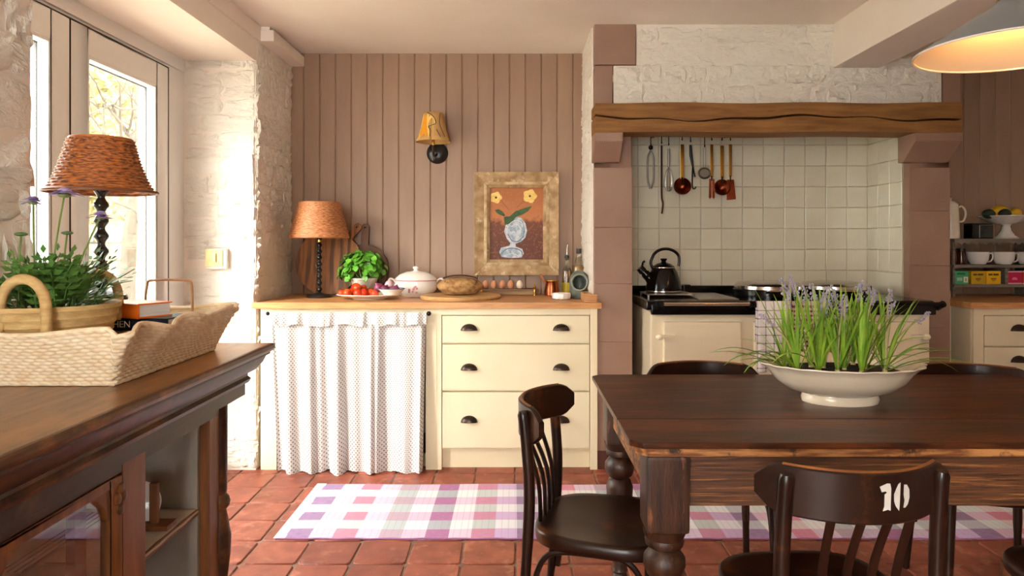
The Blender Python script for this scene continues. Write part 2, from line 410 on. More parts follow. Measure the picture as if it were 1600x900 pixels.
# back wall with tongue-and-groove boards
wb = struct('wall_back', MB().box(-2.0, XR, YB+.012, YB+.2, 0, CEIL+.1), M_mauve)
def boards(parent, xa, xb, z0, z1, w, m):
    mb = MB(); e = .004
    prof = [(-w/2, .02), (-w/2, .006), (-w/2+.006, 0), (w/2-.006, 0), (w/2, .006), (w/2, .02)]
    mb.prism(prof, 'z', z0, z1); me = mb.mesh('board'); me.materials.append(m)
    x = xa+w/2
    while x < xb+w/2-.001:
        part('board', me, None, parent, loc=(x, YB-.002, 0)); x += w
boards(wb, XL-.02, .47, .6, CEIL+.02, .1006, M_mauve)
boards(wb, 2.45, 4.25, .6, CEIL+.02, .1006, M_mauve)

# stone pieces
stone_meshes = []
for k in range(14):
    rr = random.Random(100+k); mb = MB(); nu, nv = 8, 7
    off = Vector((rr.uniform(0, 50), rr.uniform(0, 50), 0))
    tilt = (rr.uniform(-.2, .2), rr.uniform(-.2, .2))
    cut = rr.uniform(.08, .2)
    def fn(u, v):
        x, y = u-.5, v-.5
        e = min(u, 1-u, v, 1-v)
        w = mnoise.noise(Vector((x*3, y*3, 0))+off)
        if e < 1e-6:
            x *= 1+.16*w; y *= 1+.2*w; z = -.30
        else:
            z = min(1, e/cut)*.22+.42*w+tilt[0]*x+tilt[1]*y+.42*mnoise.noise(Vector((x*6, y*6, 3))+off)
            x += .05*mnoise.noise(Vector((x*5, y*5, 9))+off); y += .05*mnoise.noise(Vector((x*5, y*5, 19))+off)
        return (x, y, z)
    mb.grid(fn, nu, nv); me = mb.mesh('stone', smooth=True, ang=70); me.materials.append(M_stone); stone_meshes.append(me)
def stones(parent, origin, U, N, ulen, z0, z1, hmin, hmax, wmin, wmax, dep, seed, holes=()):
    rr = random.Random(seed); U = Vector(U); N = Vector(N); V = Vector((0, 0, 1))
    z = z0
    while z < z1-.02:
        h = min(rr.uniform(hmin, hmax), z1-z)
        if z1-z-h < hmin*.6: h = z1-z
        u = -rr.uniform(0, .05)
        while u < ulen-.01:
            w = rr.uniform(wmin, wmax)
            u1 = min(u+w, ulen)
            if ulen-u1 < wmin*.5: u1 = ulen
            ua = max(u, 0); cu, cz = (ua+u1)/2, z+h/2
            if not any(a-.02 < cu < b+.02 and c-.02 < cz < d+.02 for a, b, c, d in holes):
                p = Vector(origin)+U*(cu+rr.uniform(-.006, .006))+V*(cz+rr.uniform(-.010, .010))
                sk = rr.uniform(-.10, .10)
                Mx = Matrix(((U+V*sk)*(u1-ua)*1.10, V*h*1.22, N*dep*rr.uniform(.8, 1.15))).transposed().to_4x4(); Mx.translation = p
                o = part('stone', stone_meshes[rr.randrange(len(stone_meshes))], None, parent); o.matrix_world = Mx
                o.matrix_parent_inverse = Matrix.Identity(4)
            u = u1
        z += h

# left wall: thick painted rubble with french doors set in a deep reveal
D0, D1 = 2.06, 3.86; SOF = 2.243; XW = -1.84      # opening start, reveal face, soffit height, door plane
wl = MB()
XO = -2.02
wl.box(XO, XL, D1, 4.6, 0, SOF).box(XO, XL, YNEAR, D0, 0, SOF).box(XO, XL, YNEAR, 4.6, SOF, CEIL+.1)
wlo = struct('wall_left', wl, M_plaster)
stones(wlo, (XL, D1, 0), (0, 1, 0), (1, 0, 0), YB-D1, .9, 2.36, .07, .14, .10, .24, .030, 1)
stones(wlo, (XL, .9, 0), (0, 1, 0), (1, 0, 0), D0-.9, .75, CEIL, .10, .19, .14, .34, .032, 2)
stones(wlo, (-1.80, D1, 0), (1, 0, 0), (0, -1, 0), XL+1.80, .02, SOF, .055, .10, .10, .26, .028, 3, holes=((.10, .27, 1.09, 1.23),))
struct('trim_2', MB().box(XL-.01, XL+.012, YNEAR, D1+.05, 2.36, CEIL), M_plaster, bevel=.004)
struct('trim_3', MB().box(XL-.01, XL+.085, 3.90, YB, 2.362, 2.425).box(XL-.01, XL+.06, 3.91, YB, 2.425, CEIL+.01), M_plaster, bevel=.006)
struct('trim_4', MB().box(-1.86, -1.80, D0, D1, 2.176, SOF+.01), M_upvc, bevel=.005)

part('outer_jamb', MB().box(XO-.03, -1.90, D1-.012, D1+.05, 0, SOF), mat('slate_outer_jamb', (96, 100, 102), .8), wlo)
# french doors
dr = struct('door_1', MB().box(XW-.05, XW+.03, 3.665, D1, 0, 2.19).box(XW-.05, XW+.03, D0-.02, D0, 0, 2.19).box(XW-.05, XW+.03, D0, 3.665, 2.16, 2.19).box(XW-.05, XW+.03, D0, 3.665, 0, .05), M_upvc)
ym = 2.848
for ya, yb in ((D0+.005, ym-.003), (ym+.003, 3.655)):
    lf = MB(); s = .115; z0, z1 = .055, 2.152
    lf.box(XW-.045, XW+.045, ya, ya+s, z0, z1).box(XW-.045, XW+.045, yb-s, yb, z0, z1).box(XW-.045, XW+.045, ya+s, yb-s, z1-s, z1).box(XW-.045, XW+.045, ya+s, yb-s, z0, z0+.2)
    L = part('door_leaf', lf, M_upvc, dr, bevel=.004)
    bd = MB()
    for w, xo in ((.014, .048), ):
        bd.box(XW+.02, XW+.044, ya+s-.002, ya+s+w, z0+.2, z1-s).box(XW+.02, XW+.044, yb-s-w, yb-s+.002, z0+.2, z1-s).box(XW+.02, XW+.044, ya+s, yb-s, z1-s-w, z1-s+.002).box(XW+.02, XW+.044, ya+s, yb-s, z0+.198, z0+.2+w)
    part('glazing_bead', bd, M_upvc, L, bevel=.003)
    g = MB()
    g.box(XW-.01, XW+.002, ya+s+.013, ya+s+.017, z0+.21, z1-s-.013).box(XW-.01, XW+.002, yb-s-.017, yb-s-.013, z0+.21, z1-s-.013).box(XW-.01, XW+.002, ya+s+.013, yb-s-.013, z1-s-.018, z1-s-.013)
    part('gasket', g, M_gasket, L)
    part('pane', MB().box(XW-.004, XW, ya+s+.01, yb-s-.01, z0+.2, z1-s-.01), M_glass, L)
    g2 = MB().box(XW+.03, XW+.046, ya-.006, ya, z0, z1+.006).box(XW+.03, XW+.046, yb, yb+.006, z0, z1+.006).box(XW+.03, XW+.046, ya, yb, z1, z1+.006)
    part('seal', g2, M_gasket, L)

# right wall, far out of frame
struct('wall_right', MB().box(XR, XR+.2, YNEAR, 4.6, 0, CEIL+.1), M_plaster)

struct('wall_rear', MB().box(-.1, XR+.2, YNEAR-.2, YNEAR, 0, CEIL+.1).box(-2.02, -1.35, YNEAR-.2, YNEAR, 0, CEIL+.1).box(-1.35, -.1, YNEAR-.2, YNEAR, 2.25, CEIL+.1).box(-1.35, -.1, YNEAR-.2, YNEAR, 0, .3), M_plaster)
# daylight on the camera side: the kettle and its lid show a second highlight facing the camera
w3 = struct('window_1', MB().box(-1.35, -.1, YNEAR-.12, YNEAR-.06, 2.18, 2.25).box(-1.35, -.1, YNEAR-.12, YNEAR-.06, .3, .37).box(-1.35, -1.28, YNEAR-.12, YNEAR-.06, .37, 2.18).box(-.17, -.1, YNEAR-.12, YNEAR-.06, .37, 2.18), M_upvc)
part('pane', MB().box(-1.28, -.17, YNEAR-.092, YNEAR-.088, .37, 2.18), M_glass, w3)
# chimney breast
BX0, BX1 = .445, 2.46; RX0, RX1 = .65, 2.18; RB = 4.33; MZ = 1.98
wc = MB()
wc.box(BX0, BX1, YF, YB, MZ, CEIL+.05).box(BX0, RX0, YF, YB, 0, MZ).box(RX1, 2.40, YF, YB, 0, MZ).box(RX0, RX1, RB+.012, YB, 0, MZ).box(2.40, BX1, YF, YB, 1.84, MZ)
wco = struct('wall_chimney', wc, M_pillar, bevel=.012)
# white painted field on the breast front + its stones
wf = MB()
zt, zq = CEIL+.02, PZ(103, YF)
wf.box(PX(994, YF), PX(1470, YF), YF-.008, YF+.02, zq, zt).box(PX(958, YF), PX(1470, YF), YF-.008, YF+.02, 1.97, zq)
part('plaster_field', wf, M_white, wco, bevel=.004, label='white painted field above the mantel beam')
stones(wco, (PX(960, YF), YF-.006, 0), (1, 0, 0), (0, -1, 0), PX(1466, YF)-PX(960, YF), 2.0, zq, .10, .13, .10, .22, .036, 5)
stones(wco, (PX(998, YF), YF-.006, 0), (1, 0, 0), (0, -1, 0), PX(1466, YF)-PX(998, YF), zq+.01, CEIL-.01, .09, .13, .12, .30, .026, 6)
# rough white return on the left side of the breast
part('plaster_return', MB().box(BX0-.012, BX0+.01, YF+.05, YB, .93, CEIL+.02), M_white, wco)
stones(wco, (BX0-.010, YB, 0), (0, -1, 0), (-1, 0, 0), YB-YF-.06, .95, CEIL-.02, .08, .15, .10, .24, .022, 8)
# quoins of the piers
for xa, xb, zs in ((BX0, RX0, (.02, .42, .70, 1.02, 1.33, 1.66)), (RX1, 2.40, (.02, .45, .78, 1.12, 1.42, 1.66))):
    for za, zb in zip(zs, zs[1:]):
        part('quoin', MB().box(xa-.002, xb+.002, YF-.004, YF+.05, za+.0008, zb-.0008), M_pillar, wco, bevel=.003)
for xa, xb, za, zb in ((BX0, PX(994, YF), zq+.004, CEIL+.01), (BX0, PX(958, YF), 1.985, zq-.002), (PX(1472, YF), BX1, 1.985, 2.2)):
    part('quoin', MB().box(xa-.003, xb-.004, YF-.014, YF+.05, za, zb), M_pillar, wco, bevel=.007)
part('plinth', MB().box(BX0+.01, RX0+.002, YF-.012, YF+.02, 0, .10), mat('dark_red_skirting', (84, 40, 30), .6), wco)
# corbels
for xa, xb in ((.43, .578), (2.125, 2.372)):
    c = MB().prism([(YF+.02, 1.835), (3.725, 1.835), (3.725, 1.785), (3.845, 1.685), (YF+.02, 1.685)], 'x', xa, xb)
    part('corbel', c, M_pillar, wco, bevel=.006)
# recess tiles
TT = .1285
tms2 = []
for k in range(4):
    rr = random.Random(50+k); mb = MB(); h = TT/2-.0012
    cs = (-1, -.95, -.3, .3, .95, 1)
    def fn(u, v):
        i, j = round(u*5), round(v*5); e = i in (0, 5) or j in (0, 5)
        return (cs[i]*h, -(.0035 if e else .006+.0006*rr.uniform(-1, 1)), cs[j]*h)
    mb.grid(fn, 5, 5); me = mb.mesh('tile', smooth=True, ang=14); me.materials.append(M_tile); tms2.append(me)
part('tile_bed', MB().box(RX0, RX1, RB+.004, RB+.02, .85, MZ).box(RX1-.003, RX1+.02, YF+.06, RB+.01, .85, MZ).box(RX0-.02, RX0+.003, YF+.06, RB+.01, .85, MZ), M_tgrout, wco)
nz = 9
for j in range(nz):
    for i in range(12):
        x = RX1-.004-(i+.5)*TT; z = MZ-.005-(j+.5)*TT
        if x-TT/2 < RX0-.03: continue
        part('tile', tms2[R.randrange(4)], None, wco, loc=(x, RB+.004, z), rot=(R.uniform(-.006, .006), 0, R.uniform(-.008, .008)))
    for i in range(3):
        y = RB-.002-(i+.5)*TT
        part('tile', tms2[R.randrange(4)], None, wco, loc=(RX1-.003, y, MZ-.005-(j+.5)*TT), rot=(0, R.uniform(-.006, .006), -PI/2+R.uniform(-.008, .008)))
        part('tile', tms2[R.randrange(4)], None, wco, loc=(RX0+.003, y, MZ-.005-(j+.5)*TT), rot=(0, 0, PI/2))

# mantel beam: oak with a long drying crack
mb = MB(); xa, xb = .430, 2.372; n = 40
def crack(x): return 1.905+.012*math.sin(x*5)+.006*math.sin(x*17+1)
for sgn in (0, 1):
    v = []; f = []
    for i in range(n+1):
        x = xa+(xb-xa)*i/n; c = crack(x); g = .0045*abs(math.sin(x*3.1+.5))+.001
        ztop = 1.986+.003*math.sin(x*9); zbot = 1.83+.003*math.sin(x*7+2)
        a, b2 = (c+g, ztop) if sgn else (zbot, c-g)
        v += [(x, 3.72, a), (x, 3.72, b2), (x, YF+.03, b2), (x, YF+.03, a)]
    for i in range(n):
        for k in range(4): f.append((i*4+k, i*4+(k+1) % 4, (i+1)*4+(k+1) % 4, (i+1)*4+k))
    f += [(0, 1, 2, 3), (n*4+3, n*4+2, n*4+1, n*4)]
    mb.add(v, f)
beam = part('mantel_beam', mb, M_oak, bevel=.004)
part('crack_core', MB().box(xa+.01, xb-.01, 3.81, YF+.02, 1.87, 1.95), M_oak, beam)
tag(beam, 'long cracked oak mantel beam over the range recess', 'beam')

# ------------------------------------------------------------------ garden outside
gd = part('ground', MB().box(-14, -2.03, -6, 20, -.2, -.08), M_garden); tag(gd, 'pale gravel ground outside the glazed doors', 'ground', kind='structure')
gw = part('garden_wall', MB().box(-6.4, -6.0, 0, 19, -.1, 1.5), M_gwall); tag(gw, 'pale stone garden wall seen through the glazed doors', 'wall')
rr = random.Random(9)
for j in range(6):
    y = 8.0+rr.uniform(0, .3)
    while y < 17:
        w = rr.uniform(.3, .6)
        part('stone', MB().box(-6.0, -5.93+rr.uniform(0, .04), y, y+w-.03, -.05+j*.26, .18+j*.26), M_gwall, gw, bevel=.02); y += w
def foliage(name, label, c, rad, n, seed, m, size):
    rr = random.Random(seed); mb = MB()
    for i in range(n):
        d = Vector((rr.gauss(0, 1), rr.gauss(0, 1), rr.gauss(0, 1))).normalized()*rr.uniform(.5, 1)
        p = Vector(c)+Vector((d.x*rad[0], d.y*rad[1], d.z*rad[2]))
        a = Vector((rr.gauss(0, 1), rr.gauss(0, 1), rr.gauss(0, 1))).normalized()*size; b = a.orthogonal().normalized()*size*.5
        mb.add([p-a, p+b, p+a, p-b], [(0, 1, 2, 3)])
    o = part('foliage', mb, m)
    return o
for c, rad, sd, lab in (((-7.8, 10.2, 2.7), (1, 2.0, 2.5), 1, 'broad pale spring shrub standing beyond the garden wall'), ((-7.8, 14.6, 3.1), (1.2, 2.3, 3.0), 2, 'taller pale shrub beyond the far end of the garden wall')):
    t = thing('garden_shrub', lab, 'shrub', (c[0], c[1], -.1), 0, 'shrubs beyond the garden wall')
    part('stem', MB().tube([(0, 0, 0), (.05, .1, c[2])], [.06, .03], 6), M_tree, t)
    o = foliage('f', '', (0, 0, c[2]), rad, 5000, sd, M_hedge, .12); o.parent = t; o['kind'] = 'stuff'
tr = thing('garden_tree', 'bare branched tree outside the glazed doors', 'tree', (-4.7, 8.6, -.1))
part('trunk', MB().tube(smoothpath([(0, 0, 0), (.05, -.1, 1.2), (.1, .1, 2.4), (.0, .3, 4)]), .09, 8), M_tree, tr, smooth=True)
rr = random.Random(4)
def branch(p, d, L, r, lev):
    pts = [p]; q = Vector(p); d = Vector(d).normalized()
    for i in range(4):
        d = (d+Vector((rr.gauss(0, .16), rr.gauss(0, .22), rr.gauss(0, .16)))).normalized(); q = q+d*L/4; pts.append(q.copy())
    part('branch', MB().tube(pts, [r*(1-.16*i) for i in range(5)], 5), M_tree, tr, smooth=True)
    if lev:
        for k in range(3):
            i = rr.choice((1, 2, 3)); branch(pts[i], d+Vector((rr.gauss(0, .5), rr.gauss(0, .7), rr.gauss(0, .4))), L*.62, r*.5, lev-1)
for z, d in ((1.4, (.3, 1, .35)), (1.9, (.2, -1, .4)), (2.2, (.4, .9, .2)), (2.6, (.3, -.8, .2)), (1.6, (.5, -.6, .15)), (2.9, (.2, 1, -.1)), (2.0, (.5, 1, .1))):
    branch((.07, 0, z), d, 1.7, .035, 2)

# ------------------------------------------------------------------ kitchen counter (left run)
CF = 3.86
dc = thing('drawer_cabinet', 'cream three-drawer base cabinet with bronze cup handles', 'cabinet', (0, CF, 0))
DEP = YB-CF-.02
def dx(px): return (px-VX)/285.0
part('carcass', MB().box(dx(690), dx(922), .03, DEP, .10, .88).box(dx(690), dx(922), 0, .03, .85, .885), M_cream, dc)
part('post', MB().box(dx(665), dx(690), 0, .08, 0, .885).box(dx(665)+.015, dx(690)-.004, .08, DEP, 0, .88), M_cream, dc, bevel=.003)
part('post', MB().box(dx(922), dx(937)-.012, 0, .012, 0, .885).box(dx(922)+.002, BX0-.017, .012, DEP, 0, .88), M_cream, dc, bevel=.003)
part('toe_board', MB().box(dx(690), dx(922), .045, .06, 0, .115), M_cream, dc)
part('bead', MB().box(dx(665)+.055, dx(665)+.06, -.003, .01, 0, .885), M_cream, dc)
def cup(parent, x, z, y=0):
    h = thing_part = MB(); n = 12; m = 6; w, hh, dd = .046, .036, .028
    v = []; f = []
    def S(u, t):
        a = PI*u; e = PI/2*t
        return (x-w*math.cos(a)*(.35+.65*math.cos(e)) if False else x-w*math.cos(a), y-dd*math.sin(e)*math.sin(a)**.6, z+hh*math.sin(a)*math.cos(e)*1.0)
    h.grid(lambda u, t: S(u, t), n, m)
    h2 = MB().box(x-w, x+w, y-.003, y+.001, z-.002, z+.004)
    h.add(h2.v, h2.f, [(0, 0)]*8)
    part('handle', h, M_bronze, parent, smooth=True, label='dark bronze cup handle')
for za, zb, hz in ((.694, .848, .765), (.4325, .690, .548), (.117, .4285, .262)):
    dwr = part('drawer', MB().box(dx(690)+.004, dx(922)-.004, .002, .03, za+.003, zb-.003), M_cream, dc, bevel=.002)
    for hx in (733, 877): cup(dwr, dx(hx), hz)
cc = thing('curtained_cabinet', 'cream open base unit hidden behind a gathered curtain', 'cabinet', (0, CF, 0))
part('post', MB().box(dx(407), dx(432), 0, .08, 0, .885).box(dx(407)+.003, dx(407)+.02, .08, DEP, 0, .88), M_cream, cc, bevel=.003)
part('top_rail', MB().box(dx(432), dx(665), 0, .03, .845, .885), M_cream, cc, bevel=.002)
part('back_panel', MB().box(dx(432), dx(665), DEP-.02, DEP, .05, .88), M_cream, cc)
part('shelf', MB().box(dx(412), dx(665), .06, DEP, .42, .44), M_cream, cc)
part('plinth', MB().box(dx(432), dx(665), .06, .08, 0, .07), M_cream, cc)
# curtain on its rod
ct = thing('curtain', 'white cotton curtain with small dotted print and ruffled heading', 'curtain', (0, CF-.035, 0))
part('rod', MB().cyl((dx(422), .008, .86), (dx(668), .008, .86), .005, n=8), M_iron, ct, smooth=True)
part('finial', MB().ball((dx(671), .008, .86), .013), M_iron, ct, smooth=True); part('finial', MB().ball((dx(421), .008, .86), .011), M_iron, ct, smooth=True)
xa, xb = dx(428), dx(666)
def fold(u, amp):
    a = 2*PI*u
    return amp*(.6*math.sin(a*7+1.2*math.sin(a*2))+.28*math.sin(a*12+2*math.sin(a*3)+1)+.4*math.sin(a*4+.5))
def cfn(u, v):      # v: 0 bottom, 1 top
    z = .004+.845*v+.006*(1-v)*math.sin(u*40)
    y = fold(u, .006+.036*(1-v)**.55)-.020*(1-v)
    x = xa+.008*(1-v)*4+(xb-xa-.045*(1-v))*u
    return (x+.006*math.sin(u*60)*(1-v), y, z)
part('cloth', MB().grid(cfn, 200, 24, lambda u, v: (u*1.25, v*.85)), M_curtain, ct, smooth=True, ang=180)
def rfn(u, v):
    z = .800+.068*v+.007*(1-v)*math.sin(u*33+2*math.sin(u*9))
    return (xa-.006+(xb-xa+.012)*u, -.012-.016*(1-v)+fold(u*1.3+.2, .006+.008*(1-v)), z)
part('ruffle', MB().grid(rfn, 160, 8, lambda u, v: (u*1.25, v*.08)), M_curtain, ct, smooth=True, ang=180)
# worktop
wt = thing('worktop', 'long oak worktop spanning the curtained and drawer cabinets', 'worktop', (0, CF, 0))
part('slab', MB().prism([(-1.43, -.025), (.479, -.025), (.479, .013), (BX0-.016, .013), (BX0-.016, YB-CF-.004), (XL+.008, YB-CF-.004), (XL+.008, -.004), (-1.43, -.004)], 'z', .885, .92), M_oakx, wt, bevel=.003)
part('upstand', MB().box(BX0-.06, BX0-.014, .0, YB-CF-.01, .92, .965).box(BX0-.06, BX0+.012, -.002, .013, .92, .962), M_oakx, wt, bevel=.002)

# ------------------------------------------------------------------ right counter
rc = thing('corner_cabinet', 'cream drawer cabinet in the dark corner beyond the range', 'cabinet', (2.52, CF, 0))
part('carcass', MB().box(.01, 1.5, .03, DEP, .0, .885), M_cream, rc, bevel=.002)
part('side_panel', MB().box(0, .012, .02, DEP, 0, .885).box(-.004, .012, .02, .06, 0, .885).box(-.004, .012, .2, .24, 0, .885), M_cream, rc)
part('face_frame', MB().box(0, .055, 0, .03, 0, .885).box(.055, 1.5, 0, .03, .85, .885), M_cream, rc)
for za, zb in ((.68, .845), (.51, .672), (.2, .502)):
    dwr = part('drawer', MB().box(.06, .86, .002, .03, za, zb), M_cream, rc, bevel=.002)
    for hx in (.25, .68): cup(dwr, hx, (za+zb)/2)
rw = thing('corner_worktop', 'oak worktop of the corner cabinet beneath the grey shelf', 'worktop', (2.52, CF, 0))
part('slab', MB().box(-.03, 1.52, -.025, YB-CF-.004, .885, .92), M_oakx, rw, bevel=.003)
part('upstand', MB().box(-.02, .025, .24, YB-CF-.01, .92, .965), M_oakx, rw, bevel=.002)

# ------------------------------------------------------------------ range cooker
AF = 3.655; AX0, AX1 = .712, 2.172
ag = thing('range_cooker', 'cream enamel range cooker with black top and chrome lids', 'cooker', (0, AF, 0))
part('body', MB().box(AX0, AX1, .02, RB-AF-.01, .06, .885), M_agac, ag, bevel=.012)
part('plinth', MB().box(AX0+.01, AX1-.01, .06, RB-AF-.02, 0, .07), M_enamel, ag)
part('top_plate', MB().box(AX0-.025, AX1+.01, -.005, RB-AF-.012, .895, .945), M_enamel, ag, bevel=.01)
part('front_fascia', MB().box(AX0-.0, AX1+.012, -.018, .02, .872, .925), M_enamel, ag, bevel=.008)
part('back_ledge', MB().box(AX0-.02, AX1, RB-AF-.06, RB-AF-.012, .945, .985), M_enamel, ag, bevel=.006)
ax = lambda px: (px-VX)/301.0
for xa, xb, m in ((1034, 1166, M_chrome), (1178, 1300, M_chrome), (1300, 1462, M_enamel)):
    r_ = part('towel_rail', MB().cyl((ax(xa), -.05, .932), (ax(xb), -.05, .932), .010, n=12), m, ag, smooth=True)
    for x in (ax(xa)-.008, ax(xb)+.008): part('rail_bracket', MB().tube([(x, .0, .91), (x, -.05, .932)], .018, 10), M_enamel, r_, smooth=True)
for xa, xb in ((1178, 1288), (1292, 1396)):    # insulated lids
    lx0, lx1 = ax(xa), ax(xb); cx = (lx0+lx1)/2
    ld = part('lid', MB().lathe([(.001, 0), (.19, 0), (.19, .038), (.184, .044)], 40, (cx, .30, .947)), M_enamel, ag, smooth=True)
    part('lid_dome', MB().lathe([(.185, .042), (.184, .060), (.165, .076), (.09, .084), (.001, .086)], 40, (cx, .30, .947)), M_chrome, ld, smooth=True)
    part('lid_handle', MB().tube([(cx-.07, .125, .978), (cx-.07, .085, .985), (cx+.07, .085, .985), (cx+.07, .125, .978)], .008, 8), M_chrome, ld, smooth=True)
part('hinge_block', MB().box(ax(1102), ax(1114), .46, .52, .945, 1.0), M_enamel, ag, bevel=.004)
part('warming_plate', MB().box(ax(1095), ax(1160), .05, .5, .945, .951), M_steel, ag, bevel=.002)
ay = lambda py: H-(py-VY)/301.0
for xa, xb, ya, yb, hs in ((1037, 1158, 503, 590, 'l'), (1037, 1158, 600, 690, 'l'), (1300, 1436, 503, 590, 'r'), (1300, 1436, 600, 690, 'r'), (1178, 1282, 503, 590, 'r'), (1178, 1282, 600, 690, 'r')):
    d_ = part('oven_door', MB().box(ax(xa), ax(xb), -.012, .03, ay(yb), ay(ya)), M_agac, ag, bevel=.008)
    sx = ax(xa) if hs == 'l' else ax(xb); s = -1 if hs == 'l' else 1
    zl = ay(ya+22)
    part('latch', MB().box(min(sx-.05*s, sx+.014*s), max(sx-.05*s, sx+.014*s), -.032, -.008, zl-.008, zl+.008).ball((sx+.026*s, -.024, zl-.002), .017, 10, 7, 1.2), M_agac, d_, bevel=0, smooth=True)
    hx = ax(xb) if hs == 'l' else ax(xa)
    part('hinge', MB().box(min(hx, hx+.08*s), max(hx, hx+.08*s), -.024, -.008, zl-.085, zl-.075), M_agac, d_)
# tea towels over the rail
def towel(name, label, xa, xb, m, zb, seed):
    def fn(u, v):
        x = xa+(xb-xa)*u; s = v*(.46)
        y = -.064-.006*math.sin(u*14+seed)*(v); z = .945-(.945-zb)*v
        if v < .08: y = -.05-.014*(v/.08); z = .945
        return (x, y, z)
    mb = MB().grid(fn, 24, 24, lambda u, v: (u*(xb-xa), v*(.945-zb)))
    mb.grid(lambda u, v: (xa+(xb-xa)*u, -.044+.008*v, .945-.2*v), 8, 6, lambda u, v: (u*(xb-xa), v*.2))
    o = part(name, mb, m, smooth=True, ang=180, loc=(0, AF, 0)); o.modifiers.new('thick', 'SOLIDIFY').thickness = .003
    return tag(o, label, 'tea towel', 'tea towels on the range rail')
towel('tea_towel', 'white tea towel with thin dark check on the range rail', ax(1176), ax(1228), M_towel1, ay(578), 0)
towel('tea_towel', 'tea towel with dense red-brown check on the range rail', ax(1231), ax(1284), M_towel2, ay(560), 2)

# kettle on a trivet tray
kd = 4.02; kx = PX(1037, kd)
tv = thing('hob_trivet', 'flat steel trivet under the black kettle', 'trivet', (kx+.005, kd-.05, .945))
part('plate', MB().box(-.13, .135, -.11, .13, .012, .018), M_steel, tv, bevel=.002)
f_ = MB()
for x in (-.12, .125):
    for y in (-.1, .12): f_.cyl((x, y, 0), (x, y, .013), .006, n=8)
part('feet', f_, M_steel, tv)
kt = thing('kettle', 'black enamel stovetop kettle with looped handle and whistle spout', 'kettle', (kx, kd, .963))
part('body', MB().lathe([(.001, 0), (.100, 0), (.104, .01), (.103, .022), (.092, .07), (.077, .115), (.062, .138), (.058, .142), (.001, .142)], 36), M_enamel, kt, smooth=True)
part('chrome_band', MB().lathe([(.1045, .004), (.1055, .008), (.1045, .012)], 36), M_chrome, kt, smooth=True)
ld = part('lid', MB().lathe([(.062, .140), (.06, .148), (.04, .162), (.015, .170), (.012, .178), (.018, .184), (.019, .192), (.001, .194)], 28), M_enamel, kt, smooth=True)
part('lid_rim', MB().lathe([(.0625, .138), (.0635, .141), (.0625, .144)], 28), M_chrome, kt, smooth=True)
sp_ = part('spout', MB().tube(smoothpath([(-.06, 0, .06), (-.095, 0, .095), (-.125, 0, .128)], 4), [.030]*3+[.026]*3+[.02]*3, 12), M_enamel, kt, smooth=True)
part('whistle', MB().tube([(-.118, 0, .118), (-.138, 0, .14)], [.024, .022], 12).tube([(-.125, 0, .14), (-.118, 0, .17), (-.108, 0, .178)], [.006, .006, .006], 6), M_enamel, sp_, smooth=True)
hp = [(-.058, 0, .128), (-.074, 0, .165)]+[(.012-.078*math.cos(a), 0, .185+.062*math.sin(a)) for a in [PI*k/10 for k in range(1, 10)]]+[(.088, 0, .175), (.084, 0, .148)]
part('handle', MB().tube(smoothpath(hp, 3), .0085, 10), M_enamel, kt, smooth=True)
part('handle_mount', MB().tube([(-.05, 0, .125), (-.062, 0, .15)], .007, 8), M_chrome, kt, smooth=True)

# utensil rail and utensils
UY = 4.27; us = F/UY
ur = thing('utensil_rail', 'dark iron rail fixed under the mantel inside the recess', 'rail', (0, UY, 0))
zr = PZ(211, UY)
part('bar', MB().cyl((PX(1014, UY), 0, zr), (PX(1147, UY), 0, zr), .006, n=8), M_iron, ur, smooth=True)
for q in (1022, 1136): part('bracket', MB().box(PX(q, UY)-.008, PX(q, UY)+.008, -.006, RB-UY+.0, zr-.01, zr+.01), M_iron, ur)
def U(name, label, px, group='utensils hanging from the iron rail'):
    t = thing(name, label, 'utensil', (PX(px, UY), UY-.012, zr), 0, group)
    return t
def hook(t, L):
    part('hook', MB().tube(smoothpath([(0, .016, .004), (0, .008, .012), (0, -.002, .004), (0, -.002, -L*.7), (0, .002, -L), (0, -.006, -L-.004), (0, -.009, -L+.006)], 3), .003, 6), M_iron, t, smooth=True)
uz = lambda py: PZ(py, UY)-zr
t = U('kitchen_tongs', 'steel kitchen tongs with scalloped tips hanging on the rail', 1016); hook(t, .06)
for s in (-1, 1):
    part('arm', MB().tube(smoothpath([(0, 0, uz(236)), (s*.017, 0, uz(247)), (s*.019, 0, uz(270)), (s*.016, 0, uz(283)), (s*.003, 0, uz(295))], 4), .006, 8), M_steel, t, smooth=True)
part('ring', MB().ball((0, 0, uz(231)), .014), M_iron, t, smooth=True)
t = U('fire_hook', 'long thin rusty iron poker with curved tip on the rail', 1033); hook(t, .05)
part('shaft', MB().tube(smoothpath([(0, 0, uz(228)), (0, 0, uz(260)), (.001, 0, uz(306)), (.008, 0, uz(318)), (.002, 0, uz(334))], 4), .0055, 8), mat('rusty_iron', (74, 44, 30), .6, .5), t, smooth=True)
t = U('balloon_whisk', 'wire balloon whisk with steel handle on the rail', 1044); hook(t, .06)
part('handle', MB().cyl((0, 0, uz(233)), (0, 0, uz(261)), .0075, n=10), M_steel, t, smooth=True)
for k in range(6):
    a = PI*k/6; pts = [(.032*math.sin(PI*i/12)**.8*(1 if i < 6 else 1)*math.cos(a)*(-1 if False else 1), .032*math.sin(PI*i/12)**.8*math.sin(a), 0) for i in range(13)]
    path = []
    for i in range(17):
        q = i/16; w = math.sin(PI*q); side = -1 if q < .5 else 1
        path.append((side*.034*abs(math.cos(PI*q))**.7*w**.5*math.cos(a)*1.2, side*.034*abs(math.cos(PI*q))**.7*w**.5*math.sin(a)*1.2, uz(261)+(uz(299)-uz(261))*w))
    part('wire', MB().tube(path, .0012, 4), M_steel, t, smooth=True)
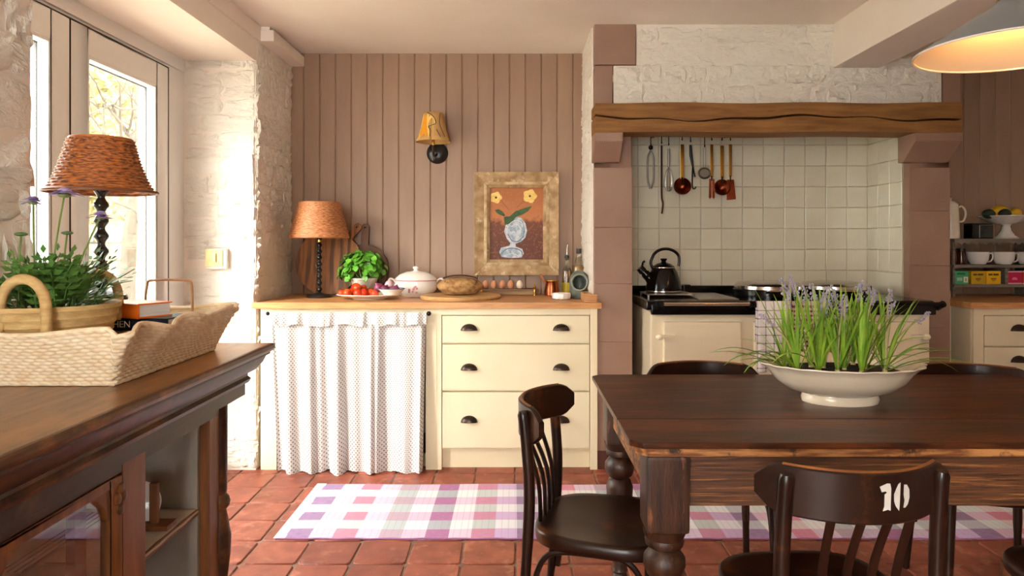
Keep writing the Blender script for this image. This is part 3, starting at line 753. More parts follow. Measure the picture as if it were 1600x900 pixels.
def ladle(px, label, hx0, hx1, bz, br, m, dz=0):
    t = U('ladle', label, px); hook(t, .03)
    part('handle', MB().box(-.011, .011, -.004, .0, uz(hx1), uz(hx0)), M_brass, t, bevel=.002, label='polished brass handle')
    part('neck', MB().cyl((0, -.002, uz(hx1)+.01), (0, -.008, uz(hx1)-.03), .005, n=8), M_iron, t, smooth=True)
    n = 8
    part('bowl', MB().lathe([(.001, -br)]+[(br*math.sin(PI/2*i/n), -br*math.cos(PI/2*i/n)) for i in range(1, n+1)]+[(br*.94, 0), (br*.6, -br*.6), (.001, -br*.85)], 24), m, t, smooth=True, loc=(0, -.012, uz(bz)), rot=(math.radians(78), 0, 0))
ladle(1065, 'copper ladle with brass handle beside the black handled fork', 226, 280, 291, .053, M_copperd)
t = U('kitchen_fork', 'black handled two pronged tool with hooked tip on the rail', 1078); hook(t, .04)
part('grip', MB().tube([(0, 0, uz(227)), (.003, 0, uz(243)), (.013, 0, uz(259))], [.008, .010, .007], 10), M_black, t, smooth=True)
part('prong', MB().tube(smoothpath([(.013, 0, uz(258)), (.02, 0, uz(268)), (.028, 0, uz(277))], 3), .005, 6), M_iron, t, smooth=True)
part('prong', MB().tube(smoothpath([(.014, 0, uz(258)), (.012, 0, uz(275)), (.012, 0, uz(293)), (.026, -.004, uz(295)), (.032, -.004, uz(292))], 3), .004, 6), M_iron, t, smooth=True)
t = U('tea_strainer', 'small round wire strainer hanging on the rail', 1100); hook(t, .07)
part('stem', MB().tube([(-.008, 0, uz(231)), (-.006, 0, uz(264))], .0018, 6).tube([(.008, 0, uz(231)), (.006, 0, uz(264))], .0018, 6), M_steel, t)
zc = uz(271)
part('rim', MB().tube([(.034*math.cos(2*PI*k/24), 0, zc+.030*math.sin(2*PI*k/24)) for k in range(24)], .006, 8, closed=True), mat('dull_metal', (98, 88, 80), .4, .9), t, smooth=True)
part('mesh', MB().lathe([(.031, 0), (.02, .008), (.001, .012)], 20), mat('wire_mesh', (150, 140, 126), .6, .4), t, smooth=True, loc=(0, 0, zc), rot=(-PI/2, 0, 0))
def slice_(px, label, w, b0, b1, skew, fork=False):
    t = U('copper_turner', label, px); hook(t, .03)
    part('handle', MB().box(-.009, .009, -.004, 0, uz(276), uz(226)), M_brass, t, bevel=.002, label='polished brass handle')
    part('neck', MB().cyl((0, -.002, uz(275)), (0, -.004, uz(b0)-.01), .004, n=8), M_iron, t, smooth=True)
    z0, z1 = uz(b0), uz(b1)
    if fork:
        for s in (-1, 1): part('tine', MB().prism([(s*w*.9, z0), (s*w*.1, z0), (s*w*.15, z1+.01), (s*w*.55, z1), (s*w, z1+.008)], 'y', -.006, -.002), M_copper, t, bevel=.001)
    else:
        part('blade', MB().prism([(-w*.8, z0), (w*.8, z0), (w*1.05+skew, z1+.006), (-w*1.1+skew, z1)], 'y', -.006, -.002), M_copper, t, bevel=.0015)
slice_(1111, 'pink copper serving fork with brass handle on the rail', .018, 280, 311, 0, True)
ladle(1127, 'copper ladle with brass handle between the serving fork and the turner', 228, 279, 293, .050, M_copperd)
slice_(1140, 'pink copper slotted turner with brass handle at the rail end', .026, 281, 313, .006)

# ------------------------------------------------------------------ picture and sconce on the panelled wall
PY = YB-.03
pw, ph = (873-741)*PY/F, (430-269)*PY/F
pc = thing('framed_painting', 'flower still life painting in a wide distressed wooden frame', 'painting', (PX(807, PY), PY, PZ(430, PY)))
def frame(w, h, inset0, inset1, y0, y1, m, name):
    # four mitred bars with a sloping face
    for k in range(4):
        o0, o1 = inset0, inset1
        outer = [(-w/2+o0, o0), (w/2-o0, o0), (w/2-o0, h-o0), (-w/2+o0, h-o0)]
        inner = [(-w/2+o1, o1), (w/2-o1, o1), (w/2-o1, h-o1), (-w/2+o1, h-o1)]
        a, b = outer[k], outer[(k+1) % 4]; c, d = inner[(k+1) % 4], inner[k]
        v = [(p[0], y, p[1]) for p, y in ((a, y0), (b, y0), (c, y1), (d, y1))]+[(p[0], .026, p[1]) for p in (a, b, c, d)]
        part(name, MB().add(v, [(0, 1, 2, 3), (7, 6, 5, 4), (0, 4, 5, 1), (1, 5, 6, 2), (2, 6, 7, 3), (3, 7, 4, 0)]), m, pc, bevel=.0025)
frame(pw, ph, 0, .066, -.028, -.012, M_frame, 'frame_bar')
frame(pw, ph, .062, .080, -.016, -.020, M_framed, 'frame_lip')
frame(pw, ph, .080, .099, -.018, -.004, M_frame, 'inner_bar')
cw, ch = pw-.19, ph-.19
def m_canvas():
    m, nt, b = base('oil_canvas'); b.inputs['Roughness'].default_value = .5
    tc = nd(nt, 'ShaderNodeTexCoord'); s = nd(nt, 'ShaderNodeSeparateXYZ'); nt.links.new(tc.outputs['Object'], s.inputs[0])
    n = noise(nt, tc.outputs['Object'], 30, 6)
    h = math_(nt, 'ADD', math_(nt, 'DIVIDE', s.outputs[2], ph), math_(nt, 'MULTIPLY', math_(nt, 'SUBTRACT', n, .5), .22))
    c = ramp(nt, h, [(.30, lin((98, 44, 22))), (.50, lin((112, 54, 28))), (.56, lin((190, 116, 62))), (.78, lin((172, 100, 44)))])
    n2 = ramp(nt, noise(nt, tc.outputs['Object'], 90, 3), [(.55, (0, 0, 0, 1)), (.68, (1, 1, 1, 1))])
    nt.links.new(mixc(nt, math_(nt, 'MULTIPLY', n2, .35), c, lin((196, 130, 84))), b.inputs['Base Color'])
    bump(nt, b, n, .4, .003); return m
part('canvas', MB().box(-cw/2-.004, cw/2+.004, .006, .02, .091, ph-.091), m_canvas(), pc)
def pt(px, py): return (PX(px, PY)-PX(807, PY), PZ(py, PY)-PZ(430, PY))
zp = lambda x, y: (730+x/5.0, 260+y/5.0)      # crop pixel to picture pixel
def paint(name, pts, m, y=.0045):
    pl = [pt(*zp(*p)) for p in pts]
    part(name, MB().prism(pl, 'y', y, .008), m, pc, bevel=.0008)
M_pv = mat('painted_blue_white', (150, 168, 190), .5, c2=(212, 216, 222), ns=34, con=(.4, .6), c3=(96, 110, 120), ns3=40, con3=(.58, .66))
M_pg = mat('painted_green', (36, 66, 26), .5, c2=(60, 96, 36), ns=50)
M_py = mat('painted_yellow', (232, 186, 84), .5, c2=(242, 214, 130), ns=60)
paint('painted_vase', [(388, 395), (420, 400), (455, 445), (468, 500), (455, 555), (420, 590), (378, 605), (378, 625), (430, 645), (443, 680), (425, 712), (340, 716), (270, 708), (250, 670), (265, 635), (330, 620), (338, 600), (310, 565), (288, 510), (300, 460), (345, 425)], M_pv)
paint('painted_leaf', [(292, 455), (286, 395), (335, 388), (375, 350), (440, 328), (505, 308), (480, 345), (430, 378), (380, 395), (350, 440), (320, 452)], M_pg, .004)
paint('painted_leaf', [(216, 340), (245, 334), (275, 352), (296, 380), (290, 390), (250, 376), (228, 360)], M_pg, .004)
for cx, cy, r in ((225, 243, 44), (490, 232, 52)):
    paint('painted_flower', [(cx+r*(1+.12*math.cos(5*a))*math.cos(a), cy+r*(1+.12*math.cos(5*a))*math.sin(a)) for a in [2*PI*k/20 for k in range(20)]], M_py, .004)
    paint('painted_flower_eye', [(cx+9*math.cos(a), cy+9*math.sin(a)) for a in [2*PI*k/8 for k in range(8)]], M_pdark, .003)
for a, b in (((258, 262), (325, 340)), ((455, 255), (385, 320))):
    paint('painted_stem', [a, (a[0]+5, a[1]), (b[0]+5, b[1]), b], mat('painted_brown', (112, 62, 30), .5), .0055)

M_stroke = (mat('painted_white_stroke', (226, 228, 230), .5), mat('painted_grey_stroke', (104, 120, 132), .5))
for i, pts in enumerate(([(310, 500), (330, 450), (385, 420), (440, 450), (455, 510)], [(320, 530), (350, 580), (400, 585), (440, 545)], [(345, 470), (380, 450), (415, 480), (400, 530), (360, 535)], [(265, 690), (300, 650), (360, 640), (420, 660), (430, 695)], [(290, 700), (350, 680), (400, 700)], [(430, 430), (448, 480), (440, 530)])):
    path = [(p[0], .0035, p[1]) for p in [pt(*zp(*q)) for q in pts]]
    part('painted_stroke', MB().tube(smoothpath(path, 4), .0028, 5), M_stroke[i % 2 == 1], pc)
sd = YB-.14
sn = thing('wall_sconce', 'wall light with painted yellow shade and black round plate', 'wall light', (PX(683, YB-.02), YB-.002, PZ(239, YB-.02)))
part('back_plate', MB().lathe([(.001, .03), (.03, .028), (.055, .02), (.068, .006), (.068, 0)], 32), M_black, sn, smooth=True, rot=(PI/2, 0, 0))
sxo = PX(677, sd)-PX(683, YB-.02); z0 = PZ(222, sd)-PZ(239, YB-.02)
part('arm', MB().tube(smoothpath([(0, -.02, -.005), (sxo*.5, -.09, -.03), (sxo, -.135, -.01), (sxo, -.138, z0+.05)], 4), .007, 8), M_bronze, sn, smooth=True)
part('candle_tube', MB().cyl((sxo, -.138, z0-.02), (sxo, -.138, z0+.06), .009, n=10), M_brass, sn, smooth=True)
part('bulb', MB().ball((sxo, -.138, z0+.09), .02, sz=1.4), mat('unlit_opal_bulb', (236, 230, 216), .3), sn, smooth=True)
rb, rt, hs = 27*sd/F, 15*sd/F, 45*sd/F
def shf(u, v, o=0):
    a = 2*PI*u-PI/2; r = (rb+(rt-rb)*v+o)*(1-.06*math.sin(PI*v))
    return (sxo+r*math.cos(a), -.138+r*math.sin(a), z0+hs*v)
M_shade = mat('parchment_shade', (206, 164, 100), .7, c2=(180, 134, 78), ns=14, stretch=(1, 1, .4), con=(.4, .7))
shd = part('shade', MB().grid(shf, 40, 6), M_shade, sn, smooth=True, ang=180); shd.modifiers.new('t', 'SOLIDIFY').thickness = .0015
def shpoly(pts, m, name, o=.0012):
    v = [shf(u, t, o) for u, t in pts]; c = shf(sum(p[0] for p in pts)/len(pts), sum(p[1] for p in pts)/len(pts), o)
    part(name, MB().add(v+[c], [(i, (i+1) % len(pts), len(pts)) for i in range(len(pts))]), m, shd)
# shade crop: u .5 = facing camera is u=0 side (-y)
def sh(px, py):   # pixel in the 720x900 sconce crop -> shade u, v
    v = (500-py)/(500-125.0); v = max(0, min(1, v)); half = 240+(130-240)*v; cx = 335
    s = max(-.98, min(.98, (px-cx)/half)); return (math.asin(s)/(2*PI), v)
shpoly([sh(*p) for p in ((215, 140), (270, 150), (330, 180), (370, 225), (380, 280), (330, 300), (290, 318), (310, 400), (300, 460), (150, 470), (150, 400), (170, 330))], mat('painted_yellow_light', (240, 200, 110), .7), 'painted_motif')
shpoly([sh(*p) for p in ((225, 165), (260, 180), (262, 300), (275, 380), (270, 455), (165, 460), (175, 380), (200, 300), (210, 220))], mat('painted_orange', (232, 152, 20), .7), 'painted_motif', .002)
def shline(pts, w=.0022):
    path = smoothpath([shf(*sh(*p), .002) for p in pts], 4); part('painted_line', MB().tube(path, w, 5), M_black, shd)
shline([(270, 135), (330, 170), (375, 225), (385, 285), (290, 318), (312, 370), (312, 455)])
shline([(435, 140), (440, 280), (480, 380), (510, 450)]); shline([(400, 360), (440, 430), (455, 460)])

# light switch on the reveal
sw = thing('light_switch', 'square brass and white light switch on the white stone reveal', 'switch', (PX(341, D1), D1-.028, PZ(404, D1)))
part('box', MB().box(-.058, .058, -.006, .03, -.055, .055), M_switch, sw, bevel=.003)
part('plate', MB().box(-.056, .040, -.011, -.004, -.044, .052), mat('aged_brass_plate', (176, 156, 112), .4, .8), sw, bevel=.002)
part('rocker', MB().box(-.022, .006, -.018, -.008, -.02, .03), M_brass, sw, bevel=.002)

# ------------------------------------------------------------------ woven lampshade helper
def weave_shade(parent, r0, r1, h, z0, m, rows, stakes, flare=0.0, amp=.0035):
    nu = stakes*4; nv = rows*3
    def fn(u, v):
        row = int(v*rows-1e-9); t = v*rows-row
        r = r0+(r1-r0)*(v**(1-flare) if flare else v)
        bulge = math.sin(PI*t)**.6
        w = amp*1.5*(.5+.5*math.sin(2*PI*u*stakes/2+PI*row))*bulge+amp*.6*bulge
        a = 2*PI*u
        return ((r+w)*math.cos(a), (r+w)*math.sin(a), z0+h*v)
    o = part('shade', MB().grid(fn, nu, nv), m, parent, smooth=True, ang=180); o.modifiers.new('t', 'SOLIDIFY').thickness = .002
    for zz, r in ((z0, r0), (z0+h, r1)):
        part('rim', MB().tube([(r*math.cos(2*PI*k/40), r*math.sin(2*PI*k/40), zz) for k in range(40)], .0045, 6, closed=True), m, o, smooth=True)
    return o
def bobbin(parent, z0, z1, nb, rmin, rmax, m):
    prof = [(.001, z0)]; n = nb*8
    for i in range(n+1):
        t = i/n; prof.append((rmin+(rmax-rmin)*math.sin(PI*t*nb)**2, z0+(z1-z0)*t))
    prof.append((.001, z1)); part('stem', MB().lathe(prof, 16), m, parent, smooth=True)

# small lamp on the counter
ld_ = 4.19; L = thing('table_lamp', 'small lamp with tan woven shade on the oak worktop', 'lamp', (PX(499, ld_), ld_, .92))
part('base', MB().lathe([(.001, 0), (.074, 0), (.076, .008), (.07, .016), (.03, .022), (.012, .03), (.001, .032)], 32), M_black, L, smooth=True)
bobbin(L, .03, PZ(368, ld_)-.92, 9, .008, .017, M_black)
weave_shade(L, 45*ld_/F, 31*ld_/F, 54*ld_/F, PZ(371, ld_)-.92, M_wickt, 20, 44, amp=.003)
part('socket', MB().cyl((0, 0, .33), (0, 0, .42), .014, n=12), M_brass, L, smooth=True)

# chopping boards leaning on the panelling
def leaning(name, label, px, py, r, m, y, tilt, handle, thick=.02, rotz=0):
    t = thing(name, label, 'chopping board', (PX(px, y), y, .9215), 0, 'chopping boards leaning behind the small lamp')
    pl = []
    if handle:
        a0, hw, hl = handle
        half = math.asin(hw/r)
        n = 40
        for k in range(n+1):
            a = a0+half+(2*PI-2*half)*k/n; pl.append((r*math.cos(a), r*math.sin(a)+r))
        d = Vector((math.cos(a0), math.sin(a0))); p = Vector((-d.y, d.x)); c = Vector((0, r))
        for s, q in ((-1, .97), (-1, hl), (-.6, hl+.015), (.6, hl+.015), (1, hl), (1, .97)):
            e = c+d*(r*q if q == .97 else r+q)+p*(s*hw*.85); pl.append((e.x, e.y))
    else: pl = [(r*math.cos(2*PI*k/44), r*math.sin(2*PI*k/44)+r) for k in range(44)]
    me = MB().prism(pl, 'y', 0, thick).mesh('board', bevel=.003)
    if handle:      # drill the hanging hole through the handle
        e = c+d*(r+hl-.012)
        bo = bpy.data.objects.new('board_blank', me); link(bo)
        cu = bpy.data.objects.new('drill', MB().cyl((e.x, -.05, e.y), (e.x, thick+.05, e.y), .008, n=16).mesh('drill')); link(cu)
        md = bo.modifiers.new('hole', 'BOOLEAN'); md.object = cu; md.operation = 'DIFFERENCE'; md.solver = 'EXACT'
        me = bpy.data.meshes.new_from_object(bo.evaluated_get(bpy.context.evaluated_depsgraph_get()))
        bpy.data.objects.remove(bo); bpy.data.objects.remove(cu); me.name = 'board'; me.materials.clear()
    b = part('board', me, m, t, rot=(-tilt, 0, 0)); b.modifiers.new('weighted', 'WEIGHTED_NORMAL').keep_sharp = True
    return t
leaning('round_board', 'large round striped wooden board leaning behind the small lamp', 511, 0, .205, M_board1, 4.355, .16, (math.radians(52), .028, .085))
leaning('round_board', 'dark brown paddle board with handle leaning behind the basil', 566, 0, .158, M_board2, 4.385, .12, (math.radians(88), .028, .115))

# basil
bd_ = 4.27; bx = PX(569, bd_)
bp = thing('basil_pot', 'pale patterned pot holding a bushy basil plant', 'pot', (bx, bd_, .9205))
part('pot', MB().lathe([(.001, 0), (.055, 0), (.058, .004), (.078, .098), (.083, .104), (.083, .112), (.076, .112), (.072, .095), (.001, .09)], 28), mat('mottled_pot', (214, 204, 192), .6, c2=(170, 156, 140), ns=16, con=(.45, .6), c3=(190, 140, 140), ns3=9, con3=(.6, .66)), bp, smooth=True)
part('soil', MB().lathe([(.001, .093), (.072, .093), (.072, .096), (.001, .1)], 16), M_soil, bp)
bs = thing('basil_plant', 'bushy green basil growing in the pale pot', 'plant', (bx, bd_, 1.015))
def leaf_mesh(name, w, l, cup, nseg=4):
    mb = MB(); v = []; f = []
    for i in range(nseg+1):
        t = i/nseg; ww = w*math.sin(PI*(.06+.94*t)**.8)*(1 if i < nseg else 0)+.0004
        zc = -cup*l*t*t
        v += [(-ww, l*t, zc+cup*w*.8), (0, l*t, zc), (ww, l*t, zc+cup*w*.8)]
    for i in range(nseg):
        f += [(i*3, i*3+1, i*3+4, i*3+3), (i*3+1, i*3+2, i*3+5, i*3+4)]
    mb.add(v, f); me = mb.mesh(name, smooth=True, ang=180); return me
lm = [leaf_mesh('leaf', .020+.003*k, .044+.006*k, .22) for k in range(3)]
for me in lm: me.materials.append(M_leafb)
rr = random.Random(3)
for i in range(14):
    a = rr.uniform(0, 2*PI); r = rr.uniform(.02, .08)
    part('stem', MB().tube([(.3*r*math.cos(a), .3*r*math.sin(a), -.01), (r*math.cos(a), r*math.sin(a), rr.uniform(.05, .12))], .0025, 5), M_stem, bs)
for i in range(230):
    z = .17*rr.random()**.8; rm = .148*math.sqrt(max(.05, 1-((z-.055)/.128)**2)); a = rr.uniform(0, 2*PI); q = rr.uniform(.55, 1)
    p = Vector((-.010+rm*q*math.cos(a), .72*rm*q*math.sin(a), z+.004))
    N = Vector((math.cos(a)*rm*6, math.sin(a)*rm*6, .35+4.5*z))+Vector((rr.gauss(0, .35), rr.gauss(0, .35), rr.gauss(0, .25))); N.normalize()
    Y = Vector((math.cos(a), math.sin(a), -.5))+Vector((rr.gauss(0, .6), rr.gauss(0, .6), rr.gauss(0, .5))); Y = (Y-N*Y.dot(N)).normalized(); X = Y.cross(N)
    o = part('leaf', lm[rr.randrange(3)], None, bs); k = rr.uniform(.6, 1.0)
    o.rotation_euler = Matrix((X, Y, N)).transposed().to_euler(); o.location = p-Y*.02; o.scale = (k, k, k)

# tomato platter
td = 4.07; tx = PX(577, td)
def dish(r, h, t=.004, foot=.5): return [(.001, 0), (r*foot, 0), (r*foot*1.04, .006), (r*.8, h*.55), (r, h), (r*1.0, h+t), (r*.78, h*.55+t), (r*foot*.9, .008+t), (.001, .007+t)]
pp = thing('oval_platter', 'oval creamware platter holding tomatoes on the worktop', 'platter', (tx, td, .9205))
part('plate', MB().lathe(dish(.19, .026), 44, sy=.72), M_creamware, pp, smooth=True)
tomato_pts = [(534, .0, .023), (545, -.04, .026), (555, .02, .028), (562, -.05, .026), (547, .045, .024), (558, -.005, .027), (570, -.03, .026), (580, .0, .024), (588, -.045, .022), (573, .05, .024), (541, -.005, .022), (566, .03, .022)]
for i, (px, dy, r) in enumerate(tomato_pts):
    zz = .9205+.013+r*.95+(.026 if i in (2, 5, 11) else 0)
    t = thing('tomato', 'small red tomato piled on the oval platter', 'tomato', (PX(px, td), td+dy, zz), R.uniform(0, 6), 'tomatoes on the platter')
    part('fruit', MB().lathe([(.001, -r*.9)]+[(r*math.sin(PI*k/8), -r*.92*math.cos(PI*k/8)) for k in range(1, 8)]+[(.001, r*.8)], 14), M_tom, t, smooth=True, rot=(R.uniform(-.5, .5), R.uniform(-.5, .5), 0))
    if i % 3 == 0:
        cal = MB()
        for k in range(5): a = 2*PI*k/5; cal.add([(0, 0, r*.84), (.5*r*math.cos(a-.3), .5*r*math.sin(a-.3), r*.84), (.8*r*math.cos(a), .8*r*math.sin(a), r*.72)], [(0, 1, 2)])
        part('calyx', cal, M_greenveg, t)
ob = thing('onion_dish', 'small white dish of red onions beside the tomatoes', 'dish', (PX(611, 4.02), 4.035, .9440))
part('bowl', MB().lathe(dish(.075, .036, .004, .6), 32), M_china, ob, smooth=True)
part('blue_rim', MB().tube([(.075*math.cos(2*PI*k/32), .075*math.sin(2*PI*k/32), .039) for k in range(32)], .0025, 6, closed=True), mat('blue_rim', (92, 100, 130), .3), ob, smooth=True)
for px, dy, z, r, m, lab in ((590, .03, .985, .030, M_onion, 0), (602, -.01, .977, .027, M_onion, 0), (607, .025, 1.004, .027, M_onionw, 1), (618, -.005, .977, .026, M_onion, 0)):
    t = thing('onion', 'pale pink onion on top of the onion dish' if lab else 'dark red onion in the small white dish', 'onion', (PX(px, 4.03), 4.035+dy, z), 0, 'onions in the dish')
    part('bulb', MB().lathe([(.001, -r*.85), (r*.5, -r*.75), (r*.92, -r*.3), (r, .1*r), (r*.8, r*.55), (r*.35, r*.85), (.12*r, r*1.1), (.001, r*1.25)], 16), m, t, smooth=True, rot=(R.uniform(-.6, .6), R.uniform(-.5, .5), 0))

# tureen
ud = 4.29; t = thing('soup_tureen', 'white china lidded tureen with pink floral print', 'tureen', (PX(650, ud), ud, .9205))
k = ud/F
part('body', MB().lathe([(.001, 0), (.085, 0), (.09, .006), (.10, .012), (.125, .04), (.132, .07), (.125, .092), (.128, .1), (.12, .1), (.001, .09)], 40, sy=.8), M_china, t, smooth=True)
part('pink_band', MB().lathe([(.1285, .094), (.1298, .098), (.1285, .102)], 40, sy=.8), M_pinkp, t, smooth=True)
l_ = part('lid', MB().lathe([(.13, .1), (.126, .108), (.1, .132), (.06, .148), (.02, .152), (.014, .156), (.013, .162), (.02, .170), (.018, .178), (.001, .182)], 40, sy=.8), M_china, t, smooth=True)
for s in (-1, 1):
    part('handle', MB().tube(smoothpath([(s*.122, 0, .062), (s*.15, 0, .066), (s*.168, 0, .085), (s*.158, 0, .105), (s*.138, 0, .1), (s*.125, 0, .085)], 4), .0065, 8), M_china, t, smooth=True)
rr = random.Random(5)
for i in range(9):
    x = rr.uniform(-.028, .022); z = .045+rr.uniform(-.022, .022)
    part('flower_print', MB().ball((x, -.104+.0*x, z), .007, 8, 5, sy=.25), M_pinkp, t, smooth=True)

# bread board and loaf
bbd = 4.13; t = thing('bread_board', 'round pale wooden board beneath the loaf', 'board', (PX(720, bbd), bbd, .9205))
part('disc', MB().lathe([(.001, 0), (.232, 0), (.236, .006), (.236, .014), (.23, .02), (.001, .02)], 56), M_board3, t, smooth=True)
t = thing('bread_loaf', 'crusty oval sourdough loaf on the round board', 'bread', (PX(719, bbd), bbd-.02, .9405))
def bf(u, v):
    a = 2*PI*u; e = PI*v; r = math.sin(e)**.8
    n = mnoise.noise(Vector((math.cos(a)*2, math.sin(a)*2, v*5)))
    z = .052-.052*math.cos(e)
    if z < .02: z = z*.6
    q = 1+.05*n
    return (.132*r*q*math.cos(a), .085*r*q*math.sin(a), max(0, z*(1.0+.04*n)))
part('crust', MB().grid(lambda u, v: bf(u, v), 40, 20), M_crust, t, smooth=True, ang=180)
def tf(u, v):
    x = -.098+.2*u; w = .030*math.sin(PI*min(max(u, .02), .98))**.5; y = .008+(v-.5)*2*w
    rr_ = max(0, 1-(x/.134)**2-(y/.088)**2)
    return (x, y-.012, .062+.052*rr_**.55+.006*math.sin(PI*v))
part('dark_ear', MB().grid(tf, 24, 6), M_crustd, t, smooth=True, ang=180)
for i in range(5):
    x = -.09+.045*i
    part('scored_cut', MB().tube(smoothpath([(x, -.074*math.sqrt(max(.1, 1-(x/.14)**2)), .05), (x+.01, -.055, .088-.25*x*x*10*.1)], 3), .002, 5), M_crustd, t)

# egg rack with eggs
ed_ = 4.36; t = thing('egg_rack', 'low wooden rack with brass feet holding a row of eggs', 'rack', (PX(794, ed_), ed_, .9205))
w2 = 42*ed_/F
part('top', MB().box(-w2, w2, -.03, .03, PZ(451, ed_)-.9205-.012, PZ(451, ed_)-.9205), mat('rack_wood', (142, 104, 66), .5, c2=(116, 80, 48), ns=8), t, bevel=.002)
part('apron', MB().box(-w2+.012, w2-.012, -.02, .02, .004, PZ(451, ed_)-.9205-.012), mat('rack_apron_wood', (172, 138, 92), .5, c2=(150, 114, 72), ns=8), t)
for s in (-1, 1):
    part('leg', MB().lathe([(.001, 0), (.008, 0), (.006, .012), (.009, .02), (.006, .03), (.006, .045), (.010, .052), (.004, .066), (.001, .07)], 12, (s*(w2-.004), -.026, 0)), M_brass, t, smooth=True)
eg = [(.001, -.021)]+[(.020*math.sin(PI*k/10)*(1-.14*(k/10-.5)*1.2), -.021+.054*(1-math.cos(PI*k/10))/2) for k in range(1, 10)]+[(.001, .033)]
egm = MB().lathe(eg, 16).mesh('egg', True)
egm.materials.append(M_egg); egm2 = MB().lathe(eg, 16).mesh('egg', True); egm2.materials.append(M_eggw)
for i, px in enumerate((759, 772, 785, 798, 812)):
    o = part('egg', egm2 if i == 4 else egm, None, loc=(PX(px, ed_), ed_-.004, PZ(451, ed_)+.0195))
    tag(o, 'pale cream egg at the end of the egg rack' if i == 4 else 'brown egg standing in the wooden rack', 'egg', 'eggs in the rack')

# copper pot with long handle
cd = 4.33; t = thing('copper_jug', 'small copper pot with a slanted wooden handle', 'jug', (PX(862, cd), cd, .9205))
part('body', MB().lathe([(.001, 0), (.042, 0), (.046, .005), (.044, .04), (.038, .078), (.042, .092), (.039, .092), (.035, .078), (.001, .07)], 24), M_copper, t, smooth=True)
part('handle', MB().tube(smoothpath([(-.035, -.01, .075), (-.055, -.02, .105), (-.072, -.025, .132)], 4), [.009]*4+[.011]*4+[.012], 8), mat('handle_wood', (176, 118, 84), .5), t, smooth=True)
part('rim', MB().tube([(.042*math.cos(2*PI*k/24), .042*math.sin(2*PI*k/24), .092) for k in range(24)], .0025, 6, closed=True), M_brass, t, smooth=True)

# oil bottle
od = 4.37; t = thing('oil_bottle', 'olive oil bottle with pourer spout and yellow label', 'bottle', (PX(886, od), od, .9205))
part('glass', MB().lathe([(.001, 0), (.030, 0), (.031, .006), (.031, .13), (.026, .155), (.012, .185), (.011, .225), (.013, .228), (.013, .238), (.001, .238)], 24), M_bottle, t, smooth=True)
part('oil', MB().lathe([(.001, .004), (.028, .004), (.028, .128), (.024, .150), (.001, .152)], 20), M_oil, t, smooth=True)
part('label', MB().lathe([(.0318, .02), (.0318, .078)], 24), mat('yellow_label', (196, 176, 40), .5), t, smooth=True)
part('collar', MB().lathe([(.012, .226), (.015, .228), (.015, .246), (.008, .25), (.001, .25)], 16), M_black, t, smooth=True)
part('pourer', MB().tube([(0, 0, .25), (0, 0, .29), (.004, 0, .312)], [.006, .004, .003], 8), M_chrome, t, smooth=True)
gd_ = 4.36; t = thing('glass_decanter', 'clear glass bottle with black stopper and amber contents', 'bottle', (PX(905, gd_), gd_+.02, .9205))
part('glass', MB().lathe([(.001, 0), (.042, 0), (.044, .008), (.044, .15), (.036, .19), (.018, .225), (.015, .25), (.018, .262), (.001, .262)], 24), M_bottle, t, smooth=True)
part('contents', MB().lathe([(.001, .005), (.04, .005), (.04, .145), (.034, .178), (.02, .186), (.001, .186)], 20), mat('amber_spice', (150, 104, 50), .5, c2=(190, 150, 90), ns=40), t, smooth=True)
part('stopper', MB().lathe([(.001, .258), (.016, .258), (.016, .288), (.001, .290)], 16), M_black, t, smooth=True)
# salt pig
pd = 4.12; t = thing('salt_pig', 'grey green stoneware salt pig with a round dark mouth', 'salt pig', (PX(905, pd), pd, .9205), math.radians(-4))
pg = smoothpath([(.001, 0, 0), (.052, 0, 0), (.056, 0, .006), (.058, 0, .05), (.058, 0, .09), (.052, 0, .125), (.036, 0, .15), (.014, 0, .162), (.001, 0, .164)], 6)
pb = MB().lathe([(max(.001, p.x), max(0, p.z)) for p in pg], 72)
def mouth(f):
    q = [pb.v[i] for i in f]; x, y, z = (sum(p[k_] for p in q)/len(q) for k_ in range(3))
    return y < 0 and math.hypot(x, z-.096) < .044
pb.f = [f for f in pb.f if not mouth(f)]        # open mouth into the hollow pot
part('body', pb, M_grey, t, smooth=True).modifiers.new('wall', 'SOLIDIFY').thickness = .004
part('mouth_rim', MB().tube([(.046*math.cos(2*PI*q/32), -.060-.010*math.sin(2*PI*q/32)*-1, .098+.046*math.sin(2*PI*q/32)) for q in range(32)], .006, 8, closed=True).lathe([(.046, 0), (.05, -.03)], 28, (0, 0, 0)) if False else MB().tube([(.045*math.cos(2*PI*q/32), -.064+.012*math.sin(2*PI*q/32), .096+.046*math.sin(2*PI*q/32)) for q in range(32)], .0055, 8, closed=True), mat('sage_stoneware_rim', (138, 142, 130), .35), t, smooth=True)
part('hood', MB().grid(lambda u, v: ((.045+.004*v)*math.cos(2*PI*u), -.064+.032*v+.012*math.sin(2*PI*u)*(1-v), .096+(.046+.004*v)*math.sin(2*PI*u)), 32, 4), M_grey, t, smooth=True, ang=180)
part('salt_spoon', MB().cyl((0, -.066, .062), (.001, -.070, .078), .003, n=6), M_chrome, t)
# white ridged dish
wd_ = 4.05; t = thing('ridged_dish', 'small white ridged china dish beside the salt pig', 'dish', (PX(877, wd_), wd_, .9205))
part('dish', MB().lathe([(.001, 0), (.044, 0), (.052, .006), (.056, .026), (.052, .036), (.046, .03), (.001, .02)], 48, wob=lambda a, z: .03*math.sin(12*a) if z > .003 else 0), M_china, t, smooth=True)

